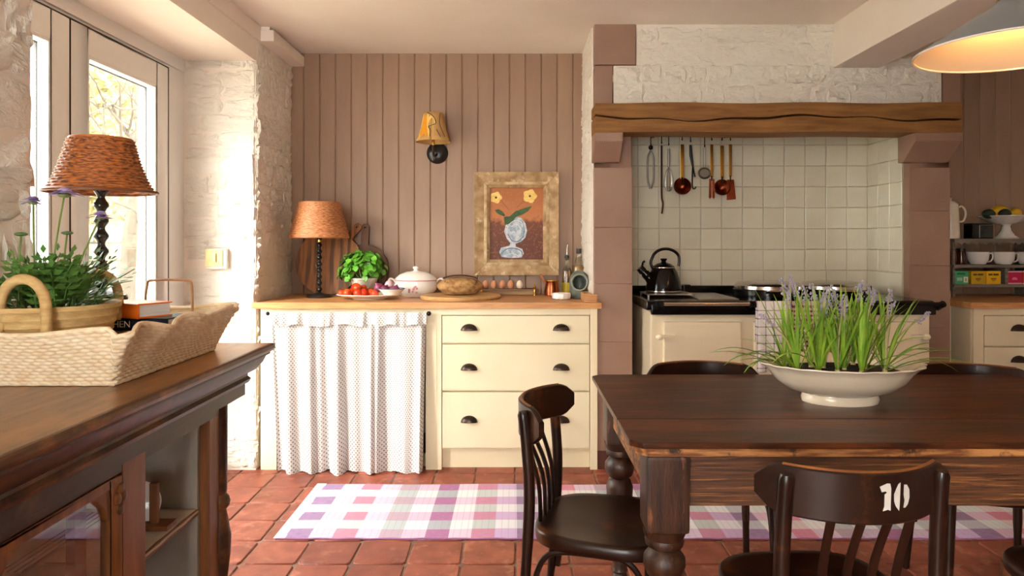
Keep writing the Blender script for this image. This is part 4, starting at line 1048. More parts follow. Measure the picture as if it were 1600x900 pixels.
# ------------------------------------------------------------------ rug
yn, yf = F*H/(843-VY), F*H/(757-VY); rl = -1.012
rg = thing('rug', 'long pink and white plaid woven runner on the terracotta floor', 'rug', (rl, yn, 0))
RW = yf-yn; RL = 3.55
part('weave', MB().grid(lambda u, v: (RL*u+.045, RW*v+.004*math.sin(u*30), .0055+.0012*math.sin(u*23+v*9)+(-.004 if v in (0, 1) else 0)), 90, 12, lambda u, v: (u*RL, v*RW)), M_rug, rg, smooth=True, ang=180)
part('hem', MB().grid(lambda u, v: (.048*u, RW*v, .005), 2, 12), M_rugend, rg)
part('selvedge', MB().tube([(RL*i/80+.01, .001+.003*math.sin(i*1.9), .003) for i in range(81)], .0035, 5), mat('purple_selvedge', (168, 112, 158), .9), rg)

# ------------------------------------------------------------------ dining table
TZ = .76; TY0, TY1 = 1.716, 2.607; TX0, TX1 = .286, 2.16
tb = thing('dining_table', 'dark stained farmhouse table with worn edges and turned legs', 'table', ((TX0+TX1)/2, (TY0+TY1)/2, 0))
hx, hy = (TX1-TX0)/2, (TY1-TY0)/2; c = .03
pl = [(-hx+c, -hy), (hx-c, -hy), (hx, -hy+c), (hx, hy-c), (hx-c, hy), (-hx+c, hy), (-hx, hy-c), (-hx, -hy+c)]
# planks of the top
for i in range(4):
    y0 = -hy+.03+i*(2*hy-.06)/4; y1 = -hy+.03+(i+1)*(2*hy-.06)/4
    if i == 0: pp_ = [(-hx+.03, -hy), (hx-.03, -hy), (hx, -hy+.03), (hx, y1), (-hx, y1), (-hx, -hy+.03)]
    elif i == 3: pp_ = [(-hx, y0), (hx, y0), (hx, hy-.03), (hx-.03, hy), (-hx+.03, hy), (-hx, hy-.03)]
    else: pp_ = [(-hx, y0), (hx, y0), (hx, y1), (-hx, y1)]
    part('top_plank', MB().prism(pp_, 'z', TZ-.016, TZ), M_table, tb, bevel=.004 if i in (0, 3) else 0)
part('under_edge', MB().prism([(x*.985, y*.978) for x, y in pl], 'z', TZ-.038, TZ-.016), M_tedge, tb, bevel=.005)
lx, ly = hx-.095, hy-.068; b = .054
for s in (-1, 1):
    part('apron', MB().box(-lx, lx, s*(ly+.018)-.012, s*(ly+.018)+.012, .592, TZ-.038), M_tapron, tb, bevel=.003)
    part('apron', MB().box(s*(lx+.018)-.012, s*(lx+.018)+.012, -ly, ly, .592, TZ-.038), M_tedge, tb, bevel=.003)
prof = [(.001, 0), (.024, 0), (.03, .012), (.033, .03), (.026, .05), (.022, .06), (.03, .07), (.026, .08), (.03, .14), (.040, .24), (.046, .33), (.048, .37), (.040, .395), (.030, .402), (.044, .412), (.053, .435), (.052, .455), (.040, .472), (.034, .478), (.047, .486), (.05, .498), (.044, .512), (.001, .514)]
for sx in (-1, 1):
    for sy in (-1, 1):
        lg = part('leg', MB().lathe(prof, 24, (sx*lx, sy*ly, 0)), M_tleg, tb, smooth=True)
        part('leg_block', MB().prism([(sx*lx-b, sy*ly-b), (sx*lx+b, sy*ly-b), (sx*lx+b, sy*ly+b), (sx*lx-b, sy*ly+b)], 'z', .528, TZ-.038), M_tleg, lg, bevel=.012)
        part('leg_shoulder', MB().lathe([(.001, .505), (.048, .505), (.053, .516), (.055, .53), (.001, .54)], 24, (sx*lx, sy*ly, 0)), M_tleg, lg, smooth=True)

# ------------------------------------------------------------------ bentwood chairs
def make_chair():
    t = thing('bentwood_chair', 'x', 'chair', (0, 0, 0), 0, 'bentwood chairs at the table')
    SZ = .44
    n = 48; pl = []
    for k in range(n):
        a = 2*PI*k/n; ca, sa = math.cos(a), math.sin(a); e = .62
        x = .198*math.copysign(abs(ca)**e, ca); y = .198*math.copysign(abs(sa)**e, sa)
        x *= 1+.06*(y/.2); pl.append((x, y))
    def sf(r, z): return [(x*r, y*r, z) for x, y in pl]
    rings = [sf(.90, SZ-.042), sf(.985, SZ-.036), sf(1.0, SZ-.02), sf(.995, SZ-.006), sf(.97, SZ), sf(.88, SZ-.002), sf(.6, SZ-.010), sf(.2, SZ-.012)]
    v = [p for r in rings for p in r]; f = [tuple(range(n-1, -1, -1))]
    for i in range(len(rings)-1):
        for k in range(n): f.append((i*n+k, i*n+(k+1) % n, (i+1)*n+(k+1) % n, (i+1)*n+k))
    f.append(tuple(range(len(v)-n, len(v))))
    part('seat', MB().add(v, f), M_chair, t, smooth=True, ang=60)
    for s in (-1, 1):
        part('back_post', MB().tube(smoothpath([(s*.188, -.235, 0), (s*.176, -.205, .22), (s*.17, -.19, .42), (s*.168, -.186, .56), (s*.166, -.196, .70), (s*.165, -.206, .776)], 5), [.0125]*5+[.015]*5+[.0165]*5+[.0165]*5+[.0165]*5+[.012], 12), M_chair, t, smooth=True)
        part('front_leg', MB().tube([(s*.175, .165, 0), (s*.165, .155, .2), (s*.158, .148, .41)], [.0115, .016, .019], 12), M_chair, t, smooth=True)
        part('hoop_brace', MB().tube(smoothpath([(s*.17, -.185, .20), (s*.163, -.165, .33), (s*.155, -.12, .385), (s*.15, 0, .392), (s*.15, .08, .385), (s*.155, .125, .33), (s*.16, .14, .20)], 5), .0085, 8), M_chair, t, smooth=True)
    def ry(x): return -.272+.105*(abs(x)/.2)**2.1
    part('top_rail', MB(), M_chair, t) if False else None
    # curved rail: thin tall board following an arc
    v = []; f = []; n = 44; ws = .203
    for i in range(n+1):
        q = -1+2*i/n; x = ws*q; y = ry(x)+.022; e = 1-max(0, (abs(q)-.78)/.22)**2.2
        hh = .052*max(.42, max(0, e)**.5); zc = .738-.012*(1-abs(q)**2)*0; th = .0085
        dxn = 2.1*.105*(abs(x)/.2)**1.1/.2*math.copysign(1, x); nl = math.sqrt(1+dxn*dxn); nx, ny = -dxn/nl, 1/nl
        zt = zc+hh; zb = zc-hh
        for (o, z) in ((-th, zb+.004), (-th, zt-.004), (-th*.5, zt), (th*.5, zt), (th, zt-.004), (th, zb+.004), (th*.5, zb), (-th*.5, zb)):
            v.append((x+nx*o, y+ny*o, z))
    for i in range(n):
        for k in range(8): f.append((i*8+k, i*8+(k+1) % 8, (i+1)*8+(k+1) % 8, (i+1)*8+k))
    f += [tuple(range(7, -1, -1)), tuple(range(n*8, n*8+8))]
    rail = part('top_rail', MB().add(v, f), M_chair, t, smooth=True, ang=45)
    # worn bright top edge
    part('worn_edge', MB().tube([(ws*q*.80, ry(ws*q*.80)+.022, .7875) for q in [-1+2*i/24 for i in range(25)]], .0055, 6), M_chairw, rail, smooth=True)
    for s in (-1.5, -.5, .5, 1.5):
        x = s*.056
        part('slat', MB().tube(smoothpath([(x*.9, -.178, .43), (x*.95, -.185, .56), (x, ry(x)+.022, .70)], 4), .0105, 8, flat=.6, up=(0, 1, 0)), M_chair, t, smooth=True)
    return t
ch = make_chair()
specs = [((.71, 1.655), 3.5, 'dark bentwood chair with white painted 10 on its back'),
         ((.27, 2.07), -107, 'dark bentwood chair at the end of the table beside the rug'),
         ((.70, 2.47), 179, 'dark bentwood chair across the table with its back to the cooker'),
         ((1.63, 2.43), 166, 'dark bentwood chair on the far side of the table before the corner cabinet'),
         ((1.46, 1.70), 2, 'dark bentwood chair with only its seat edge in view, next to the numbered chair')]
chairs = []
for i, (p, a, lab) in enumerate(specs):
    o = ch if i == 0 else copy_tree(ch)
    o.location = (p[0], p[1], 0); o.rotation_euler = (0, 0, math.radians(a)); o['label'] = lab; chairs.append(o)
# stencilled number on the first chair's rail (outer face)
def stencil(px, py):     # crop pixel -> rail local
    ox = (1340+px/11.25-1343)/795.0-.018; oz = .79-(740+py/11.25-745)/800.0
    return ox, oz
rail0 = [c_ for c_ in ch.children if c_.name.startswith('top_rail')][0]
for pts in ([(195, 290), (330, 235), (390, 240), (408, 330), (395, 725), (345, 700), (250, 725), (280, 640), (285, 430), (330, 400), (300, 370), (230, 385)],
            [(600, 235), (585, 560), (570, 740), (500, 650), (470, 560), (470, 440), (520, 330), (560, 260)],
            [(680, 280), (740, 285), (795, 380), (800, 520), (760, 640), (700, 695), (665, 690), (690, 560), (670, 460)]):
    v = []; n = len(pts)
    for o_ in (0, .0018):
        for p in pts:
            x, z = stencil(*p); y = -.272+.105*(abs(x)/.2)**2.1+.022-.0080-o_
            v.append((x, y, z))
    f = [tuple(range(n, 2*n))]+[(i, (i+1) % n, (i+1) % n+n, i+n) for i in range(n)]
    part('painted_digit', MB().add(v, f), mat('worn_white_paint', (206, 203, 196), .6), rail0, label='white stencilled digit')

# ------------------------------------------------------------------ bowl of muscari on the table
bwd = 2.17; bwx = PX(1312, bwd)
bw = thing('planted_bowl', 'oval cream footed bowl with crimped rim on the table', 'bowl', (bwx, bwd, TZ))
def rimw(a, z): return .018*math.sin(18*a)*max(0, (z-.085)/.03)
part('bowl', MB().lathe([(.001, .004), (.10, .0), (.113, 0), (.116, .012), (.112, .022), (.110, .026), (.158, .040), (.196, .068), (.214, .094), (.230, .110), (.246, .118), (.246, .122), (.226, .116), (.206, .1), (.188, .075), (.15, .05), (.001, .04)], 72, sy=.74, wob=rimw), M_creamware, bw, smooth=True)
part('soil', MB().lathe([(.196, .09), (.17, .098), (.001, .104)], 28, sy=.74), M_soil, bw, smooth=True)
rr = random.Random(21)
sp0 = [(-.17, .0), (-.15, -.05), (-.13, .05), (-.09, -.06), (-.08, .02), (-.04, .06), (-.03, -.05), (.01, .0), (.03, -.075), (.04, .06), (.07, -.02), (.095, .035), (.11, -.055), (.14, .0), (-.05, .0), (.0, -.03), (.075, .07)]
M_bulbm = mat('pale_bulb', (206, 186, 134), .6)
def blade(pl_, a, Lf, th0, th1, wid, n=7):
    d = Vector((math.cos(a), math.sin(a), 0)); w = Vector((-d.y, d.x, 0)); v = []; f = []; r = .004; z = 0
    for j in range(n+1):
        t_ = j/n; th = th0+(th1-th0)*t_**1.4; ww = wid*(.5+1.1*t_-1.5*t_**3) if j < n else .0004
        p = d*r+Vector((0, 0, z)); nrm = Vector((-d.x*math.cos(th), -d.y*math.cos(th), math.sin(th)))*ww*.4
        v += [p-w*ww+nrm, p, p+w*ww+nrm]
        r += math.sin(th)*Lf/n; z += math.cos(th)*Lf/n
    for j in range(n): f += [(j*3, j*3+1, j*3+4, j*3+3), (j*3+1, j*3+2, j*3+5, j*3+4)]
    part('leaf', MB().add(v, f), M_leafm, pl_, smooth=True, ang=180)
for k, (x0, y0) in enumerate(sp0):
    pl_ = thing('grape_hyacinth', 'clump of strappy green leaves with faded blue flower spikes in the bowl', 'plant', (bwx+x0, bwd+y0, TZ+.100), 0, 'grape hyacinths in the bowl')
    part('bulb', MB().ball((0, 0, 0), .008, 8, 6, sz=1.5), M_bulbm, pl_, smooth=True)
    for i in range(rr.randint(10, 13)):
        a = rr.uniform(0, 2*PI); th0 = rr.uniform(.02, .48)
        blade(pl_, a, rr.uniform(.12, .27), th0, th0+rr.uniform(-.1, .75), rr.uniform(.0036, .0066))
    out = math.atan2(y0-.03, x0*1.3)
    for i in range({0: 5, 1: 4, 2: 2, 3: 1, 8: 2, 12: 3, 13: 4, 11: 1}.get(k, 0)):
        blade(pl_, out+rr.uniform(-.55, .55), rr.uniform(.17, .26), rr.uniform(.75, 1.15), rr.uniform(1.6, 2.5), rr.uniform(.0055, .0075), 9)
    for i in range((1, 1, 2, 1, 2)[k % 5]):
        a = rr.uniform(0, 2*PI); ln = rr.uniform(.02, .45); hh = rr.uniform(.19, .275)
        if k in (1, 13): ln = .95; hh = .17; a = out
        tip = Vector((math.cos(a)*ln*.13, math.sin(a)*ln*.07, hh)); mid = Vector((tip.x*.3, tip.y*.3, hh*.55))
        st = part('flower_stem', MB().tube(smoothpath([(0, 0, 0), mid, tip], 4), [.0026]*8+[.0016], 5), M_stemd, pl_, smooth=True)
        fl_ = MB(); d = (tip-mid).normalized()
        for q in range(34):
            t_ = q/34; b_ = rr.uniform(0, 6.3); rad = (.0115*(1-.6*t_)+.001)*rr.uniform(.5, 1.1)
            p = tip-d*(.052*(1-t_))+Vector((math.cos(b_)*rad, math.sin(b_)*rad, rr.uniform(-.004, .002)))+d*.012
            fl_.ball(p, .0030*rr.uniform(.7, 1.1), 5, 3, sz=1.2)
        part('flower_head', fl_, M_musc, st, smooth=True)

# ------------------------------------------------------------------ sideboard
SX, SY1, SZ_ = -.832, 2.45, .90; SXB = -1.375; SY0 = .55
sb = thing('sideboard', 'dark antique sideboard with moulded top and glazed doors', 'sideboard', (0, 0, 0))
# moulded top: profile swept around the front and far end
pr = [(0, 0), (0, -.012), (-.004, -.022), (-.012, -.030), (-.012, -.036), (-.022, -.040), (-.030, -.060), (-.050, -.085), (-.068, -.094), (-.068, -.102), (-.060, -.112), (-.066, -.124), (-.078, -.130), (-.078, -.150), (-.088, -.158), (-.10, -.168)]
def sweep(prf, name, m, bevel=0):
    v = []; f = []; n = len(prf)
    for k, (dx_, dz) in enumerate(prf):
        v += [(SX+dx_, SY0, SZ_+dz), (SX+dx_, SY1+dx_, SZ_+dz), (SXB, SY1+dx_, SZ_+dz)]
    for k in range(n-1):
        for q in range(2): f.append((k*3+q, k*3+q+1, (k+1)*3+q+1, (k+1)*3+q))
    return part(name, MB().add(v, f), m, sb, smooth=True, ang=30)
part('top', MB().box(SXB, SX-.010, SY0, SY1-.010, SZ_-.03, SZ_), M_sidetop, sb, bevel=.003)
sweep([(-.010, 0), (-.004, -.001), (0, -.006), (.001, -.016), (-.003, -.024), (-.012, -.030)], 'top_edge', mat('worn_sideboard_edge', (104, 64, 36), .35, c2=(70, 42, 25), ns=5, stretch=(5, .8, 5), c3=(178, 116, 60), ns3=2.4, st3=(2, .9, 2), con3=(.5, .66)))
sweep(pr[3:], 'cornice', M_side)
part('frieze', MB().box(SXB, SX-.075, SY0, SY1-.075, SZ_-.165, SZ_-.03), M_side, sb)
XF = SX-.10; YE = SY1-.09     # carcass front and far end
yA, yB_ = 1.79, 2.186         # open bay
part('corner_block', MB().box(XF-.045, XF-.012, yB_, yB_+.07, 0, SZ_-.165), M_sidedoor, sb, bevel=.003)
part('end_panel', MB().box(SXB, XF-.02, yB_+.012, yB_+.03, .05, SZ_-.165), M_side, sb)
colp = [(.001, 0), (.032, 0), (.036, .02), (.036, .07), (.026, .08), (.034, .10), (.026, .12), (.022, .14), (.034, .24), (.036, .30), (.026, .36), (.021, .385), (.030, .395), (.034, .41), (.030, .425), (.022, .435), (.024, .445), (.025, .735), (.001, .735)]
part('turned_column', MB().lathe(colp, 20, (XF-.022, yB_+.095, 0)), M_side, sb, smooth=True)
part('back_panel', MB().box(SXB, SXB+.012, SY0, yB_+.02, .05, SZ_-.165), M_greypaint, sb)
part('interior_end', MB().box(SXB+.012, XF-.07, yB_-.006, yB_+.010, .05, SZ_-.166), M_greypaint, sb)
part('interior_stile', MB().box(XF-.068, XF-.046, yB_-.012, yB_+.012, .05, SZ_-.166), M_greypaint, sb)
part('base_plinth', MB().box(SXB, XF-.01, SY0, yB_+.12, 0, .06), M_side, sb, bevel=.004)
part('bottom', MB().box(SXB, XF-.02, SY0, yB_+.02, .06, .08), M_greypaint, sb)
part('shelf', MB().box(SXB+.012, XF-.045, SY0, yB_-.006, .405, .424), M_sidedoor, sb, bevel=.002)
def stile(y0, y1, name='stile', m=M_sidedoor, z0=.06, z1=SZ_-.165, x=0): return part(name, MB().box(XF-.03+x, XF-.004+x, y0, y1, z0, z1), m, sb, bevel=.003)
stile(1.685, 1.79)
stile(.62, .75)
part('top_rail', MB().box(XF-.032, XF-.006, SY0, yB_+.05, SZ_-.20, SZ_-.160), M_side, sb)
# glazed doors
for y0, y1 in ((1.215, 1.68), (.755, 1.205)):
    d_ = part('door', MB().box(XF-.026, XF-.002, y0, y0+.055, .07, SZ_-.205).box(XF-.026, XF-.002, y1-.05, y1, .07, SZ_-.205).box(XF-.026, XF-.002, y0+.055, y1-.05, SZ_-.225, SZ_-.205).box(XF-.026, XF-.002, y0+.055, y1-.05, .07, .12), M_sidedoor, sb, bevel=.003)
    part('pane', MB().box(XF-.016, XF-.013, y0+.05, y1-.045, .11, SZ_-.22), M_glass, d_)
    for yy, s in ((y0+.055, 1), (y1-.05, -1)):
        zt_ = SZ_-.225
        crv = MB().prism([(yy, zt_), (yy+s*.075, zt_), (yy+s*.045, zt_-.012), (yy+s*.02, zt_-.035), (yy, zt_-.075)], 'x', XF-.024, XF-.005)
        part('carved_spandrel', crv, M_sidedoor, d_, bevel=.002)
    b_ = MB(); yy = y1-.012
    for k in range(3): b_.ball((XF+.000, yy+(-.012, .012, 0)[k], .645+(0, 0, .02)[k]), .014, 10, 6, sx=.5)
    b_.ball((XF, yy, .615), .012, 10, 6, sx=.5)
    part('carved_trefoil', b_, M_side, d_, smooth=True)
    part('inner_stile', MB().box(XF-.055, XF-.034, y1-.13, y1-.09, .08, SZ_-.17), M_side, d_)
# things inside the sideboard
o = part('shelf_liner', MB().grid(lambda u, v: (SXB+.02+(XF-.040-SXB-.02)*u, 1.22+(yB_-.012-1.22)*v, .4255+(.0-.010*max(0, (u-.96)/.04))+.003*abs(math.sin(v*21))*max(0, (u-.9)/.1)), 24, 40), M_paper, smooth=True)
o.modifiers.new('t', 'SOLIDIFY').thickness = .0015; tag(o, 'printed paper liner on the open sideboard shelf', 'paper')
pr_ = MB()
for q in range(4): pr_.box(-1.28+q*.018, -1.277+q*.018, 1.75, 2.14, .4282, .4290)
pr_.box(-1.20, -1.10, 1.8, 1.802, .4282, .429)
part('printed_line', pr_, M_ink, o)
t = thing('wooden_stand', 'small wooden stand propping a white plate on the sideboard shelf', 'stand', (-1.035, 2.03, .4275))
part('foot', MB().box(-.05, .05, -.03, .03, 0, .014), M_sidedoor, t, bevel=.002); part('upright', MB().box(-.011, .011, -.012, .004, .014, .13), M_sidedoor, t, bevel=.002)
t = thing('white_plate', 'white china plate propped upright inside the sideboard', 'plate', (-1.095, 2.05, .4275))
part('plate', MB().lathe([(.001, 0), (.035, 0), (.06, .010), (.063, .010), (.061, .014), (.035, .006), (.001, .005)], 36), M_china, t, smooth=True, rot=(math.radians(80), 0, math.radians(20)), loc=(0, 0, .063))
o = part('folded_cloth', MB().grid(lambda u, v: (-1.34+.26*u, 1.30+.24*v, .4285+.055*min(1, min(u, 1-u, v, 1-v)*12)+.006*math.sin(u*11)*math.sin(v*8)), 16, 16), M_purple, smooth=True); tag(o, 'folded purple and white cloth behind the sideboard glass', 'cloth')
t = thing('white_jug', 'small white jug behind the sideboard glass', 'jug', (-1.08, 1.36, .4275))
part('body', MB().lathe([(.001, 0), (.03, 0), (.04, .02), (.042, .05), (.03, .08), (.033, .095), (.03, .095), (.001, .06)], 24), M_china, t, smooth=True)
part('handle', MB().tube(smoothpath([(0, .03, .08), (0, .062, .075), (0, .062, .04), (0, .038, .025)], 4), .005, 8), M_china, t, smooth=True)

# wicker tray basket
wb0, wb1, wy0, wy1 = -1.315, -.972, 1.71, 2.285
tray = thing('wicker_tray', 'long pale wicker tray basket with wavy rim on the sideboard', 'basket', ((wb0+wb1)/2, (wy0+wy1)/2, SZ_))
bx_, by_ = (wb1-wb0)/2, (wy1-wy0)/2
def peri(u, out, z):     # rounded rectangle perimeter
    hx_, hy_ = bx_+out, by_+out; P = 4*(hx_+hy_); s = u*P
    seg = [(2*hx_, (-hx_, -hy_), (1, 0), (0, -1)), (2*hy_, (hx_, -hy_), (0, 1), (1, 0)), (2*hx_, (hx_, hy_), (-1, 0), (0, 1)), (2*hy_, (-hx_, hy_), (0, -1), (-1, 0))]
    for L_, st, d, nn in seg:
        if s <= L_+1e-9:
            e = min(s, L_-s); cr = .02; 
            k_ = max(0, 1-e/cr); off = -cr*.3*k_*k_
            return st[0]+d[0]*s+nn[0]*off, st[1]+d[1]*s+nn[1]*off, nn
        s -= L_
    return seg[0][1][0], seg[0][1][1], seg[0][3]
ROWS, ST = 15, 150
def rimh(u):
    x, y, nn = peri(u, 0, 0)
    q = (y/by_) if nn[0] else (x/bx_)
    return .138+(.010*math.cos(q*PI*3.0) if nn[0] else -.008*math.cos(q*PI*1.0))
def trf(u, v):
    hgt = rimh(u); row = int(min(v, .99999)*ROWS); t_ = v*ROWS-row
    x, y, nn = peri(u, .062*v**1.2, 0)
    q = (y/by_) if nn[0] else x/bx_
    wav = (.012*math.sin(q*PI*3.0+.6) if nn[0] else 0)*v
    w = .006*math.sin(PI*t_)**.6*(.12+.88*(.5+.5*math.sin(2*PI*u*ST/2+PI*row)))
    return (x+nn[0]*(w+wav), y+nn[1]*(w+wav), .004+(hgt-.004)*v)
sd_ = part('woven_side', MB().grid(trf, ST*3, ROWS*3), M_wick, tray, smooth=True, ang=180); sd_.modifiers.new('t', 'SOLIDIFY').thickness = -.004
part('base', MB().box(-bx_, bx_, -by_, by_, 0, .010), M_wick, tray)
part('rim', MB().tube([trf(k/120, 1) for k in range(120)], .0062, 6, closed=True), M_wick, tray, smooth=True)
part('foot_braid', MB().tube([(lambda p: (p[0], p[1], .005))(trf(k/120, .02)) for k in range(120)], .0045, 6, closed=True), M_wick, tray, smooth=True)
part('handle', MB().tube(smoothpath([(-.085, by_+.055, .12), (-.078, by_+.06, .205), (-.06, by_+.06, .222), (.05, by_+.06, .222), (.070, by_+.06, .205), (.075, by_+.055, .12)], 4), .0042, 8), mat('brown_cane', (176, 128, 84), .6), tray, smooth=True)

# books in the tray
def book(name, label, x, y, z, w, d, h, rz, m, pm=M_pages):
    t = thing(name, label, 'book', (x, y, z), rz, 'books in the wicker tray')
    part('cover', MB().box(-w/2, w/2, -d/2, d/2, 0, .004).box(-w/2, w/2, -d/2, d/2, h-.004, h).box(-w/2, w/2, -d/2, -d/2+.004, 0, h) if True else None, m, t, bevel=.001)
    part('page_block', MB().box(-w/2+.004, w/2-.004, -d/2+.004, d/2-.006, .004, h-.004), pm, t)
    return t
zb_ = SZ_+.0105
book('cookery_book', 'thick pale book at the bottom of the stack in the tray', -1.08, 2.045, zb_, .19, .14, .090, math.radians(2), mat('stone_cover', (190, 176, 156), .5))
bk = book('cookery_book', 'dark blue book with white capital letters on its spine', -1.085, 2.052, zb_+.0905, .24, .15, .034, math.radians(-3), M_navy)
part('cover_band', MB().box(-.1, .117, -.0740, .07, .0338, .0344), M_teal, bk)
def text_mesh(s, size, m, parent, loc, rot):
    cu = bpy.data.curves.new('lettering', 'FONT'); cu.body = s; cu.size = size; cu.extrude = .0004; cu.align_x = 'CENTER'; cu.align_y = 'CENTER'
    ob_ = bpy.data.objects.new('tmp', cu); COL.objects.link(ob_); dg = bpy.context.evaluated_depsgraph_get()
    me = bpy.data.meshes.new_from_object(ob_.evaluated_get(dg)); bpy.data.objects.remove(ob_); me.name = 'lettering'
    me.materials.clear(); me.materials.append(m)
    o_ = bpy.data.objects.new('lettering', me); link(o_, parent); o_.location = loc; o_.rotation_euler = rot; return o_
text_mesh('KITCHEN', .026, M_ltext, bk, (-.042, -.0756, .017), (PI/2, 0, 0))
bk = book('cookery_book', 'bright orange book on top of the stack in the tray', -1.10, 2.04, zb_+.1255, .18, .11, .041, math.radians(-25), M_orange)

# straw basket with scabious
sbx, sby = -1.21, 1.835
st = thing('straw_basket', 'round plaited straw basket with two looped handles', 'basket', (sbx, sby, SZ_+.011))
def swob(a, z): return .012*math.sin(3*a+1)
n_ = 9; prof = [(.001, 0), (.105, 0)]
for i in range(n_):
    for t_ in (0.15, .5, .85):
        v = (i+t_)/n_; prof.append((.108+.052*v+.006*math.sin(PI*t_), .002+.176*v))
prof += [(.163, .180), (.156, .176), (.10, .012), (.001, .010)]
part('plaited_body', MB().lathe(prof, 56, wob=swob), M_straw, st, smooth=True)
for a, s in ((-PI/2, 1), (PI/2, 1)):
    cx_, cy_ = .152*math.cos(a), .150*math.sin(a); xo = .035 if a < 0 else .04
    pts = [(cx_+xo-.056*math.cos(PI*k/12), cy_, .165+.085*math.sin(PI*k/12)**.8) for k in range(13)]
    pts = [(pts[0][0], cy_, .12)]+pts+[(pts[-1][0], cy_, .12)]
    part('handle', MB().tube(smoothpath(pts, 2), .0125, 10), M_straw, st, smooth=True)
part('soil', MB().lathe([(.138, .14), (.001, .15)], 24), M_soil, st)
sc_ = thing('scabious_plant', 'leafy scabious with lilac pincushion flowers in the straw basket', 'plant', (sbx, sby, SZ_+.155))
rr = random.Random(12)
# feathery pinnate leaves
def frond(L_, nl):
    mb = MB(); v = []; f = []
    mb.tube([(0, 0, 0), (0, L_*.5, .01), (0, L_, -.01)], [.0022, .0018, .001], 4)
    for i in range(nl):
        t_ = .25+.75*i/(nl-1); y = L_*t_; ln = .028*(1.15-.6*abs(t_-.6))
        for s in ((-1, 1) if i < nl-1 else (0,)):
            if s == 0: a, b2 = Vector((0, 1, 0)), Vector((1, 0, 0))
            else: a = Vector((s*.85, .5, -.1)).normalized(); b2 = Vector((.5, -.85*s, 0)).normalized()
            p = Vector((0, y, .008)); w = ln*.25
            mb.add([p, p+a*ln*.5+b2*w, p+a*ln, p+a*ln*.5-b2*w], [(0, 1, 2, 3)])
    me = mb.mesh('leaf', smooth=False); me.materials.append(M_leafs); return me
fr = [frond(.10, 5), frond(.13, 6), frond(.085, 4)]
for i in range(130):
    a = rr.uniform(0, 2*PI); e = rr.uniform(.1, 1.25); 
    d = Vector((math.cos(a)*math.sin(e), math.sin(a)*math.sin(e), math.cos(e))); p = Vector((math.cos(a)*rr.uniform(0, .11), math.sin(a)*rr.uniform(0, .11), rr.uniform(-.005, .075)))
    if p.x+d.x*.12 < -.165: d.x = abs(d.x)*.2
    o_ = part('leaf', fr[rr.randrange(3)], None, sc_, loc=p); o_.rotation_euler = d.to_track_quat('Y', 'Z').to_euler()
    k = rr.uniform(.7, 1.15); o_.scale = (k, k, k)
def P3(px, py, d): return Vector((PX(px, d), d, PZ(py, d)))-Vector((sbx, sby, SZ_+.155))
for px, py, d, b0, r, kind in ((101, 303, 1.84, (.0, 0), .040, 1), (52, 315, 1.86, (-.04, .02), .030, 1), (157, 338, 1.82, (.05, -.02), .030, 1), (33, 366, 1.86, (-.05, -.03), .016, 0), (105, 364, 1.88, (.02, .03), .015, 0)):
    tip = P3(px, py, d); b = Vector((b0[0], b0[1], 0))
    s_ = part('flower_stem', MB().tube(smoothpath([b, b*.5+tip*.5+Vector((-.006, 0, .01)), tip], 4), .0026, 6), M_stem, sc_, smooth=True)
    if kind:
        fm = MB()
        for ring, (rr_, zz, n) in enumerate(((r, .0, 16), (r*.78, .006, 13), (r*.52, .010, 10))):
            for q in range(n):
                a = 2*PI*q/n+ring*.2; dv = Vector((math.cos(a), math.sin(a), 0)); w = Vector((-dv.y, dv.x, 0))*r*.17
                p1 = tip+dv*rr_*.4+Vector((0, 0, zz)); p2 = tip+dv*rr_+Vector((0, 0, zz-.003+rr.uniform(-.004, .004)))
                fm.add([p1-w*.5, p2-w, p2+dv*.006, p2+w, p1+w*.5], [(0, 1, 2, 3, 4)])
        part('flower_head', fm, M_lilac, s_)
        part('flower_centre', MB().ball(tip+Vector((0, 0, .008)), r*.42, 12, 6, sz=.5), mat('lilac_centre', (150, 128, 180), .8, c2=(190, 172, 206), ns=60), s_, smooth=True)
        part('calyx', MB().ball(tip-Vector((0, 0, .004)), r*.4, 10, 5, sz=.4), M_stem, s_, smooth=True)
    else:
        part('bud', MB().ball(tip, r, 10, 5, sz=.35), M_leafs, s_, smooth=True)

# tall lamp: stands in the tray on a small box
lyd = 2.19; lxw = PX(158, lyd); zl = PZ(470, lyd)
t = thing('storage_box', 'dark wooden box inside the tray under the tall lamp', 'box', (lxw, lyd, SZ_+.0105))
part('box', MB().box(-.022, .075, -.072, .06, 0, zl-SZ_-.0105-.012), M_side, t, bevel=.003); part('lid', MB().box(-.026, .079, -.076, .064, zl-SZ_-.0225, zl-SZ_-.0105), M_side, t, bevel=.003)
L = thing('table_lamp', 'tall bobbin lamp with dark orange wicker shade by the glazed doors', 'lamp', (lxw, lyd, zl))
part('base', MB().lathe([(.001, 0), (.072, 0), (.075, .008), (.07, .018), (.04, .024), (.018, .034), (.001, .036)], 32), M_black, L, smooth=True)
sb0 = PZ(300, lyd)-zl
bobbin(L, .034, sb0+.03, 7, .011, .022, mat('green_black_lacquer', (28, 34, 28), .25, coat=.4))
part('socket', MB().cyl((0, 0, sb0+.02), (0, 0, sb0+.1), .016, n=12), M_brass, L, smooth=True)
k = lyd/F
o = weave_shade(L, 79*k, 43*k, 82*k, sb0, M_wickb, 17, 40, flare=.42, amp=.0042)
part('shade_spider', MB().box(-43*k, 43*k, -.002, .002, sb0+81*k, sb0+82*k).box(-.002, .002, -43*k, 43*k, sb0+81*k, sb0+82*k), M_iron, L)

